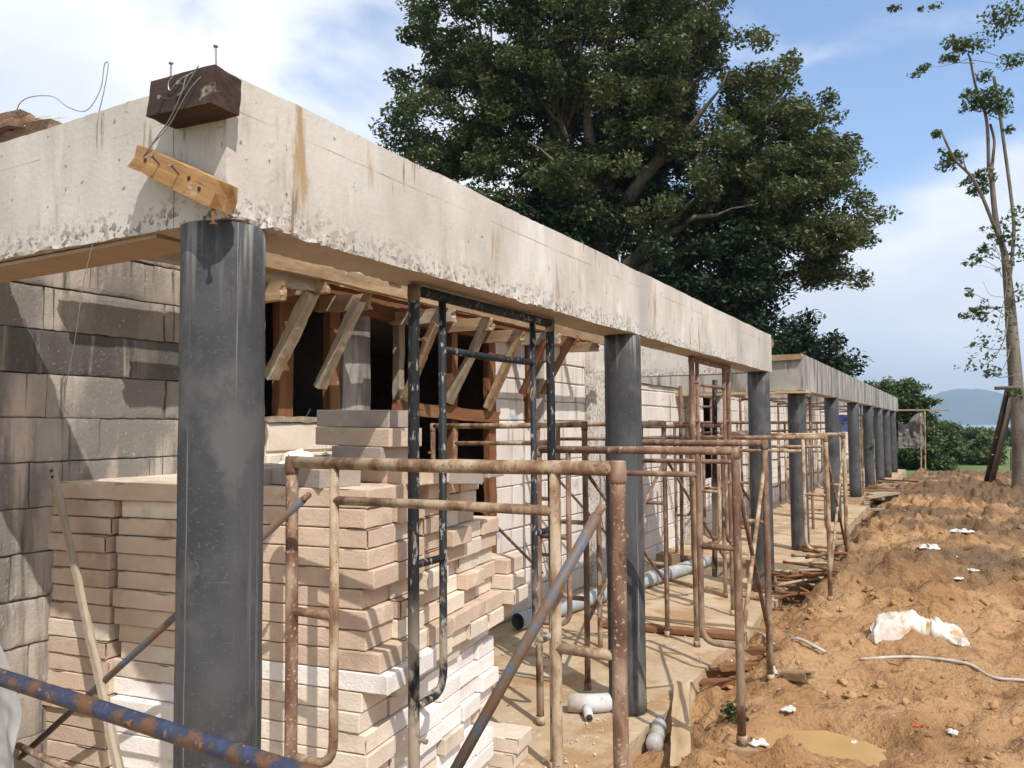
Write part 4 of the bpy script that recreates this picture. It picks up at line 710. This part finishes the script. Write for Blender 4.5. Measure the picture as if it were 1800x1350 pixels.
for i, (x, y, s, h, lab) in enumerate(SCR):
    tag(crumple('scrap', (x, y, gz(x, y) + .004), s, s * .7, h, M_PAPER, 200 + i, n=14, rot=i * 1.1), lab, 'scrap')
tag(crumple('scrap', (-.24, 5.1, gz(-.24, 5.1) + .004), .035, .022, .02, mat('red scrap', [(.4, (.45, .08, .04)), (.6, (.55, .12, .06))], 5), 230, n=12), 'small red scrap in the foreground mud', 'scrap')
for i, (x, y, rx, ry, lab) in enumerate(((-.70, 4.78, .27, .17, 'yellow brown puddle in the foreground mud'), (-1.0, 10.4, .35, .25, 'dull puddle in the dark mud'))):
    b = MB(); n = 40; z = gz(x, y) + .03; rx *= 1.5; ry *= 1.5; b.add([(x + rx * (1 + .18 * math.sin(3 * a + i) + .1 * math.sin(7 * a)) * math.cos(a), y + ry * (1 + .18 * math.sin(2 * a) + .1 * math.sin(5 * a)) * math.sin(a), z) for a in np.linspace(0, 2 * math.pi, n, endpoint=False)], [tuple(range(n))])
    tag(b.build('puddle', M_PUDDLE), lab, 'puddle', kind='structure')
# rubble and clods: uncountable
def rubble(n):
    """broken clods: many-sided lumps cut by random planes, half sunk, lying in drifts"""
    bm = bmesh.new(); bmesh.ops.create_icosphere(bm, subdivisions=3, radius=1); dr = np.array([v.co[:] for v in bm.verts]); dr /= np.linalg.norm(dr, axis=1)[:, None]; tri = np.array([[v.index for v in f.verts] for f in bm.faces]); bm.free()
    shapes = []
    for k in range(14):
        pl = rng.standard_normal((7, 3)); pl /= np.linalg.norm(pl, axis=1)[:, None]; dk = rng.uniform(.35, .95, 7); q = dr @ pl.T; rad = np.min(np.where(q > .05, dk / np.maximum(q, .05), 9), axis=1); shapes.append(dr * np.minimum(rad, 1.3)[:, None] * (1 + .75 * fbm(dr * 1.9 + k * 7, 4, k) - .35 * np.abs(fbm(dr * 4 + k * 3, 2, k + 50)))[:, None])
    shapes = np.array(shapes)
    y = 3.6 + 24 * rng.random(n) ** 1.9; x = -1.5 + 3.6 * rng.random(n) * (1 + (y - 4) * .14); s_ = .005 + .030 * rng.random(n) ** 7 * (1 + (y - 4) * .06)
    p = np.stack([x, y, 0 * x], 1); keep = (fbm(p * 1.1, 2, 90) * 1.6 + .33 * rng.standard_normal(n) + .3 * (y > 8) > .12) & (np.hypot(x + .7, y - 4.78) > .42) & ~((np.abs(x + .27) < .42) & (np.abs(y - 6.75) < .4)); x, y, s_ = x[keep], y[keep], s_[keep]; n = len(x); z = ground_z(x, y)
    v = shapes[rng.integers(0, 14, n)] * s_[:, None, None] * rng.uniform(.75, 1.3, (n, 1, 3)); ang = rng.random(n) * 6.3; c, s2 = np.cos(ang)[:, None], np.sin(ang)[:, None]
    v = np.stack([v[..., 0] * c - v[..., 1] * s2 + x[:, None], v[..., 0] * s2 + v[..., 1] * c + y[:, None], v[..., 2] * .75 + z[:, None] + .02 * s_[:, None]], -1); m = len(dr)
    return npmesh('rubble', v.reshape(-1, 3), (tri[None] + m * np.arange(n)[:, None, None]).reshape(-1, 3))
tag(link('rubble', rubble(9000), M_RUBBLE), 'clods, stone chips and crumbs scattered over the mud', 'rubble', kind='stuff')

def crumbs(n):
    base = np.array([(1, 0, 0), (-1, 0, 0), (0, 1, 0), (0, -1, 0), (0, 0, 1), (0, 0, -1)], float); tri = np.array([(0, 2, 4), (2, 1, 4), (1, 3, 4), (3, 0, 4), (2, 0, 5), (1, 2, 5), (3, 1, 5), (0, 3, 5)])
    g = np.random.default_rng(31); y = np.concatenate([g.uniform(2.3, 4.6, n), g.uniform(4.4, 9.2, n)]); x = np.concatenate([-1.98 + np.abs(g.normal(0, .14, n)), g.uniform(-3.3, -1.66, n)]); s_ = .003 + .012 * g.random(2 * n) ** 5; N_ = 2 * n
    v = base[None] * s_[:, None, None] * g.uniform(.5, 1.5, (N_, 6, 1)); v = v + np.stack([x, y, .004 + s_ * .4], 1)[:, None]
    return npmesh('block_crumbs', v.reshape(-1, 3), (tri[None] + 6 * np.arange(N_)[:, None, None]).reshape(-1, 3))
tag(link('block_crumbs', crumbs(260), M_BLK[0]), 'crumbs of broken block scattered over the veranda floor', 'crumbs', kind='stuff')

# ================================================================== FAR END OF THE SITE
tag(board('plank', (-1.85, 31.6, 2.27), (-.15, 32.4, 2.25), .2, .05, M_WOOD, seed=180), 'plank sticking out beyond the far end of the grey beam', 'plank')
tag(drape('shade_cloth', [(-1.75, 32.1, 1.9), (-1.5, 32.2, 1.75), (-1.2, 32.4, 2.1), (-.95, 32.6, 2.2)], .9, M_TARPGREY, 12, .15), 'grey shade cloth hung at the far end of the veranda', 'cloth')
tag(drape('tarp', [(-2.6, 20.3, 1.95), (-2.3, 20.2, 2.0), (-2.0, 20.3, 1.97)], 1.6, M_TARPBLUE, 14, .1), 'blue tarp bundle between the far columns', 'tarp')
for i, (x, y) in enumerate(((-1.05, 32.0), (-.95, 33.2))): pole('scaffold_pole', (x, y, -.2), (x + .05, y, 2.22), .028, T_, ('thin post under the projecting plank', 'second thin post under the projecting plank, farther back')[i], 'pole')

# ================================================================== TREES
def leafcloud(cent, rad, dens, size, seed, droop=.3):
    """cent (n,3), rad (n,3): leaf quads filling each clump"""
    g = np.random.default_rng(seed); k = np.maximum((dens * np.ones(len(cent))).astype(int), 3); ci = np.repeat(np.arange(len(cent)), k); n = len(ci)
    d = g.standard_normal((n, 3)); d /= np.linalg.norm(d, axis=1)[:, None]; d *= g.random(n)[:, None] ** .5
    c = cent[ci] + d * rad[ci]; nor = g.standard_normal((n, 3)) * .65 + np.array([0, 0, 1.0]); nor /= np.linalg.norm(nor, axis=1)[:, None]
    t_ = g.standard_normal((n, 3)); t_ -= nor * (t_ * nor).sum(1)[:, None]; t_ /= np.linalg.norm(t_, axis=1)[:, None]; t_[:, 2] -= droop * g.random(n); b_ = np.cross(nor, t_)
    L_ = np.linalg.norm(t_, axis=1)[:, None]; t_ = t_ / L_; b_ = b_ / (np.linalg.norm(b_, axis=1)[:, None] + 1e-6)
    L = size * g.uniform(.6, 1.35, n)[:, None]; w = L * .24
    v = np.stack([c - t_ * L * .5, c + b_ * w + nor * w * .25, c + t_ * L * .5, c - b_ * w + nor * w * .25], 1)
    return v.reshape(-1, 3), np.arange(n * 4).reshape(n, 4)
def limbs(mb, base, tips, r0, seed, wob=.35):
    g = random.Random(seed); base = Vector(base)
    for tp in tips:
        tp = Vector(tp); n = 9; L = (tp - base).length; pts = []
        off = Vector((g.gauss(0, 1), g.gauss(0, 1), g.gauss(0, .5))) * wob * L * .12
        for i in range(n + 1):
            s = i / n; p = base.lerp(tp, s) + off * math.sin(math.pi * s) + Vector((0, 0, L * .08 * math.sin(math.pi * s))); pts.append(p + Vector((g.gauss(0, 1), g.gauss(0, 1), g.gauss(0, 1))) * .012 * L * (0 < i < n))
        mb.tube(pts, [max(r0 * (1 - s / n) ** 1.1, .02) for s in range(n + 1)], 7)
A_ = np.array([.8747, .4846, 0]); F_ = np.array([-.4846, .8747, 0])
def at(px, py, f, dd=0.0):                                    # world point: f metres ahead of the camera's place, lateral and height from angles
    rx = (px - 900) / 1400 * f; z = 1.76 - (py - 745) / 1400 * f * .999
    return A_ * rx + F_ * (f + dd) + np.array([0, 0, z])
def crown(ells, f, ncl, seed, clr, dens, size, flat=.5):
    g = np.random.default_rng(seed); w = np.array([e[2] * e[3] for e in ells]); w = w / w.sum(); C = []
    for _ in range(ncl):
        px, py, rx, ry, dep = ells[g.choice(len(ells), p=w)]
        d = g.standard_normal(3); d /= np.linalg.norm(d); q = g.uniform(.35, 1.0) ** .6; d = d * q
        C.append(at(px + d[0] * rx, py - d[2] * ry, f) + F_ * d[1] * dep)
    C = np.array(C); rad = np.stack([g.uniform(.7, 1.4, ncl) * clr, g.uniform(.7, 1.4, ncl) * clr, g.uniform(.7, 1.3, ncl) * clr * flat], 1)
    return C, rad, leafcloud(C, rad, dens, size, seed + 1)
# weed by the chocked frame
cw = np.array([(-1.22, 4.95, gz(-1.22, 4.95) + .05), (-1.17, 4.90, gz(-1.17, 4.9) + .03), (-1.27, 5.0, gz(-1.27, 5.0) + .03)]); v, fc = leafcloud(cw, np.full((3, 3), .06) * np.array([1, 1, .8]), np.array([40, 26, 22]), .05, 5, -.6)
tag(link('weed', npmesh('weed', v, fc), M_LEAFMID), 'small green weed in the mud by the chocked scaffold foot', 'weed')
# the big tree
f = 27.0; bt = at(1085, 745, f); bt[2] = -.5
t = empty('big_tree', tuple(bt), 'huge spreading dark green tree rising behind the beams', 'tree')
E1 = [(1400, 250, 90, 70, 3), (1440, 300, 70, 60, 2.5), (1510, 388, 50, 16, 1.5), (1540, 384, 25, 10, 1), (1470, 490, 50, 22, 1.5), (1500, 500, 16, 18, 1), (1390, 430, 120, 70, 3), (1260, 150, 120, 90, 4), (1060, 120, 200, 140, 5), (1490, 235, 25, 14, 1), (1495, 330, 25, 25, 1.5), (690, 235, 24, 14, 1.5), (720, 120, 30, 30, 2), (1360, 330, 120, 80, 4), (1450, 420, 80, 50, 2.5), (990, 60, 280, 150, 5), (900, 30, 180, 120, 4), (1090, -120, 260, 140, 5), (820, 190, 150, 90, 4), (770, 240, 90, 60, 3), (1010, 220, 230, 130, 5), (1200, 200, 200, 120, 5), (1330, 270, 170, 90, 4), (1420, 340, 110, 70, 3), (1470, 385, 90, 25, 2.5), (1440, 455, 70, 45, 2.5), (1300, 380, 140, 80, 4), (1130, 330, 220, 120, 5), (930, 350, 190, 100, 4), (1190, 60, 120, 80, 4), (1370, 100, 55, 22, 1.5), (1460, 180, 40, 22, 1.2), (1350, 190, 80, 40, 2.5)]
C, rad, (lv, lf) = crown(E1, f, 1250, 3, .56, 210, .17, .60)
link('crown', npmesh('crown', lv, lf), M_LEAF, t)
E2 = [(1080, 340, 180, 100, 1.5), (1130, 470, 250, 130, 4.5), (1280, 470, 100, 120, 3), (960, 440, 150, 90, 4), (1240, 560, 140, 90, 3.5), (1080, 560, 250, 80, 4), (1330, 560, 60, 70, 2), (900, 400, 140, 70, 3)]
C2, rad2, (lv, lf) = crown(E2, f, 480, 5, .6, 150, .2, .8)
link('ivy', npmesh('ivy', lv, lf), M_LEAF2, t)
b = MB(); top = Vector(at(1060, 380, f)); b.tube([tuple(bt), tuple(at(1080, 600, f)), tuple(at(1065, 480, f)), tuple(top)], [.95, .75, .62, .45], 14); b.build('trunk', M_BARK, t, True)
b = MB(); fk = at(1065, 470, f); g_ = np.random.default_rng(4)
limbs(b, at(1060, 400, f), [at(*q, f, dd) for q, dd in (((930, 180), -2), ((860, 160), 2), ((1000, 60), -3), ((1090, 0), 0), ((1180, 60), 2), ((1250, 180), -3), ((800, 240), -1), ((930, 300), -3.5))], .34, 8)
limbs(b, at(1075, 500, f), [at(*q, f, dd) for q, dd in (((1290, 395), -3), ((1330, 440), -1.5), ((1400, 350), 1), ((1440, 430), -1), ((880, 350), -2), ((1180, 400), -4), ((1470, 390), 0))], .30, 9)
sel = g_.choice(len(C), 130, replace=False); order = [(1060, 400), (990, 240), (1180, 250), (1270, 370), (880, 250)]
for i in sel:
    q = min((Vector(at(px, py, f)) for px, py in order), key=lambda v: (v - Vector(C[i])).length); limbs(b, q, [C[i]], .10, int(i))
b.build('limb', M_BARK, t, True)
def tree(name, base, ells, f, ncl, seed, clr, dens, size, leaf, label, cat='tree', trunk=.12, group=None):
    base = np.array(base, float); t = empty(name, tuple(base), label, cat, group)
    C, rad, (lv, lf) = crown(ells, f, ncl, seed, clr, dens, size, .7); link('crown', npmesh('crown', lv, lf), leaf, t)
    b = MB(); mid = Vector(C.mean(0)); b.tube([tuple(base), tuple(Vector(base).lerp(mid, .5)), tuple(mid)], [trunk, trunk * .8, trunk * .5], 8); b.build('trunk', M_BARK, t, True)
    b = MB(); limbs(b, mid.lerp(Vector(base), .3), [C[i] for i in range(0, len(C), max(1, len(C) // 14))], trunk * .45, seed); b.build('limb', M_BARK, t, True)
def gb(px, f, z=-.6): p = at(px, 745, f); p[2] = z; return p
tree('broadleaf_tree', gb(1430, 34), [(1420, 625, 70, 50, 3), (1370, 600, 70, 60, 3), (1465, 650, 45, 45, 2), (1400, 680, 90, 60, 3)], 34, 130, 21, .6, 130, .24, M_LEAF2, 'dark leafy tree rising behind the near corner of the grey beam')
tree('broadleaf_tree', gb(1590, 42), [(1570, 690, 38, 28, 2), (1600, 705, 30, 30, 2), (1590, 745, 45, 45, 2), (1615, 770, 38, 35, 2)], 42, 110, 22, .5, 110, .24, M_LEAFMID, 'small layered tree just beyond the far end of the grey beam')
tree('bush', gb(1690, 40), [(1675, 790, 70, 30, 2.5), (1640, 775, 40, 30, 2), (1710, 800, 40, 24, 2)], 40, 130, 23, .45, 110, .20, M_LEAFMID, 'low dense bush at the edge of the mud in the distance', 'bush', .05)
tree('bush', gb(1600, 36), [(1600, 800, 35, 25, 1.5), (1625, 815, 35, 16, 1.5)], 36, 60, 24, .4, 90, .2, M_LEAFMID, 'dark weeds under the projecting plank', 'bush', .04)
for i, (px, py, rx, ry, f, lab) in enumerate(((1655, 754, 24, 10, 90, 'round pale tree in front of the sea'), (1708, 766, 34, 12, 90, 'wide low tree in front of the sea'), (1620, 752, 30, 16, 85, 'tree at the left of the far field row'), (1772, 770, 30, 13, 85, 'tree behind the leaning poles'), (1820, 760, 40, 22, 80, 'tree at the right edge of the far field'), (1740, 784, 30, 9, 75, 'dull bush in the middle of the field'), (1880, 755, 40, 26, 80, 'tree outside the far right of the field'), (1560, 750, 40, 25, 80, 'tree hidden behind the far end of the veranda'))):
    tree('field_tree', gb(px, f, -.8), [(px, py, rx, ry, 2.5)], f, 60, 40 + i, .7, 70, .34, M_LEAFMID, lab, 'tree', .15, 'trees across the far field')
tree('far_woods', gb(1300, 75, -.8), [(1250, 740, 200, 40, 4)], 75, 200, 60, .9, 60, .4, M_LEAF2, 'hidden row of trees beyond the farther block', 'trees')
# slender pruned tree at the right
f = 17.5; bs = at(1792, 745, f); bs[2] = gz(bs[0], bs[1]) - .05
t = empty('pruned_tree', tuple(bs), 'tall slender pruned tree with sparse tufts at the right edge', 'tree')
b = MB(); b.tube(spline([tuple(bs), tuple(at(1793, 780, f)), tuple(at(1788, 640, f)), tuple(at(1784, 520, f)), tuple(at(1779, 440, f))], 6), list(np.linspace(.20, .07, 25)), 14); b.build('trunk', M_BARK, t, True)
def twig(pts, r0, r1, name='limb'):
    P = spline([tuple(at(px, py, f, d)) for px, py, d in pts], 6); MB().tube(P, list(np.linspace(r0 * .66, r1 * .66, len(P))), 8).build(name, M_BARKPALE, t, True)
twig([(1779, 445, 0), (1771, 380, .1), (1766, 300, .1), (1762, 285, .1)], .10, .07)
twig([(1766, 300, .1), (1776, 260, .2), (1779, 232, .2), (1768, 205, .1)], .055, .04)
twig([(1762, 285, .1), (1758, 235, 0), (1755, 190, 0), (1740, 140, 0), (1732, 90, 0), (1728, 78, 0)], .06, .03)
twig([(1775, 430, 0), (1750, 390, -.2), (1728, 345, -.3), (1705, 312, -.4), (1680, 285, -.4), (1660, 255, -.5), (1652, 232, -.5)], .065, .03)
twig([(1700, 308, -.4), (1690, 290, -.5), (1692, 275, -.5)], .025, .012)
twig([(1728, 88, 0), (1700, 102, -.2), (1670, 112, -.3), (1640, 118, -.4)], .012, .006, 'twig')
twig([(1730, 90, 0), (1760, 85, .2), (1800, 88, .3)], .012, .008, 'twig'); twig([(1735, 70, 0), (1770, 68, .2), (1805, 75, .3)], .010, .006, 'twig')
twig([(1784, 500, 0), (1797, 450, .1), (1808, 390, .2), (1810, 330, .3), (1800, 220, .3), (1793, 150, .3), (1788, 110, .3)], .06, .05)
twig([(1782, 540, 0), (1755, 590, -.4), (1730, 625, -.6), (1700, 645, -.8), (1685, 642, -.9)], .025, .006, 'twig'); twig([(1784, 600, 0), (1762, 630, -.3), (1740, 655, -.5), (1715, 668, -.6)], .018, .006, 'twig')
twig([(1780, 470, 0), (1760, 510, -.4), (1742, 560, -.5), (1722, 600, -.7)], .016, .005, 'twig'); twig([(1785, 560, 0), (1775, 500, -.3), (1745, 440, -.4), (1716, 405, -.5)], .015, .004, 'twig')
twig([(1783, 520, 0), (1755, 525, -.3), (1735, 520, -.3), (1720, 500, -.4)], .012, .004, 'twig')
gt = random.Random(21)
def bare(p, ang, L, r0, dep):
    if dep == 0 or L < 6: return
    q = (p[0] + math.cos(ang) * L, p[1] - math.sin(ang) * L, p[2] + gt.uniform(-.15, .15)); m_ = ((p[0] + q[0]) / 2 + gt.uniform(-.1, .1) * L, (p[1] + q[1]) / 2 + gt.uniform(-.1, .1) * L, p[2])
    twig([p, m_, q], r0, r0 * .65, 'twig'); TW.append(q)
    for k in range(gt.choice((1, 2, 2, 3))): bare(q, ang + gt.uniform(-.75, .75), L * gt.uniform(.55, .85), r0 * .66, dep - 1)
TW = []
for x_, y_, an, L in ((1783, 560, 2.7, 38), (1784, 620, 3.0, 36), (1782, 500, 2.4, 34), (1780, 470, 2.6, 26), (1778, 425, 2.2, 22), (1788, 660, 3.3, 26), (1792, 400, .9, 26), (1735, 100, 2.9, 24), (1690, 285, 2.4, 14), (1730, 330, 2.6, 16), (1756, 190, 2.8, 20), (1785, 540, 3.2, 30)): bare((x_, y_, -.1), an, L, .016, 4)
TF = [(1735, 68, .40, .22, 60), (1712, 72, .22, .2, 40), (1690, 65, .22, .14, 30), (1640, 112, .16, .12, 22), (1622, 124, .16, .06, 14), (1695, 92, .14, .14, 18), (1755, 168, .46, .26, 150), (1770, 185, .3, .3, 90), (1735, 178, .25, .2, 40), (1745, 128, .2, .16, 30), (1725, 160, .2, .12, 22), (1786, 225, .12, .15, 20), (1685, 276, .30, .18, 70), (1672, 290, .24, .14, 30), (1658, 232, .14, .10, 24), (1736, 310, .32, .2, 80), (1730, 332, .22, .2, 40), (1715, 335, .12, .1, 14), (1798, 100, .35, .2, 60), (1786, 30, .45, .3, 60), (1770, 15, .4, .2, 50), (1800, 15, .4, .3, 50),
      (1755, 590, .5, .3, 12), (1730, 625, .5, .25, 14), (1705, 645, .4, .15, 9), (1740, 655, .4, .2, 10), (1760, 560, .3, .3, 8), (1722, 598, .3, .2, 6), (1775, 420, .25, .25, 22), (1795, 440, .3, .4, 30), (1790, 390, .3, .3, 24), (1795, 370, .15, .15, 10), (1735, 440, .2, .2, 10), (1795, 520, .3, .4, 24), (1590, 2, .16, .08, 20), (1636, 4, .08, .1, 8), (1662, 0, .2, .07, 14), (1780, 690, .25, .15, 16)]
TF += [(q[0], q[1], .09, .07, 4) for q in TW[::2]]
cen = np.array([at(q[0], q[1], f, -.2) for q in TF]); rd = np.array([(q[2], q[2], q[3]) for q in TF]); v, fc = leafcloud(cen, rd * np.array([1.0, 1.0, .9]), np.array([q[4] * 3.0 for q in TF]), .105, 9, .9)
link('foliage', npmesh('foliage', v, fc), M_LEAF3, t)
# leaning poles by the pruned tree
t = empty('wooden_prop', tuple(at(1740, 850, 18.5)), 'two leaning wooden poles with a short cross bar beside the pruned tree', 'prop')
q0 = at(1728, 862, 18.5); q1 = at(1775, 683, 17.6); MB().tube([tuple(q0), tuple(q1)], [.07, .055], 8).build('pole', M_WOODDARK, t, True)
q0 = at(1734, 866, 18.4); q1 = at(1790, 672, 17.3); MB().tube([tuple(q0), tuple(q1)], [.065, .05], 8).build('pole', M_BARK, t, True)
MB().tube([tuple(at(1752, 683, 17.6)), tuple(at(1800, 682, 17.2))], .04, 8).build('cross_bar', M_BARK, t, True)
for py in (730, 770, 800): MB().tube([tuple(at(1775 - (py - 683) * .26, py, 17.9)), tuple(at(1779 - (py - 672) * .29, py, 17.8))], .02, 6).build('rung', M_BARK, t, True)
for i, (px) in enumerate((1750, 1775)):
    pole('fence_post', at(px, 838, 30), at(px + 2, 790, 30), .05, M_BARK, ('short fence post left of the poles in the field', 'short fence post behind the leaning poles')[i], 'post')
# distant haze
b = MB(); b.add([(x, y, z) for x in (-6000, 6000) for y in (-1500, 7600) for z in (-9, 420)], [(0, 1, 3, 2), (4, 6, 7, 5), (0, 4, 5, 1), (2, 3, 7, 6), (0, 2, 6, 4), (1, 5, 7, 3)])
hzm = bpy.data.materials.new('haze'); hzm.use_nodes = True; ht = hzm.node_tree; ht.nodes.clear(); ho = ht.nodes.new('ShaderNodeOutputMaterial'); hv_ = ht.nodes.new('ShaderNodeVolumePrincipled')
hv_.inputs['Color'].default_value = (.58, .77, 1.0, 1); hv_.inputs['Density'].default_value = .00024; hv_.inputs['Anisotropy'].default_value = .2; ht.links.new(hv_.outputs[0], ho.inputs['Volume'])
tag(b.build('haze', hzm), 'thin haze paling the distant hills', 'haze', kind='stuff')
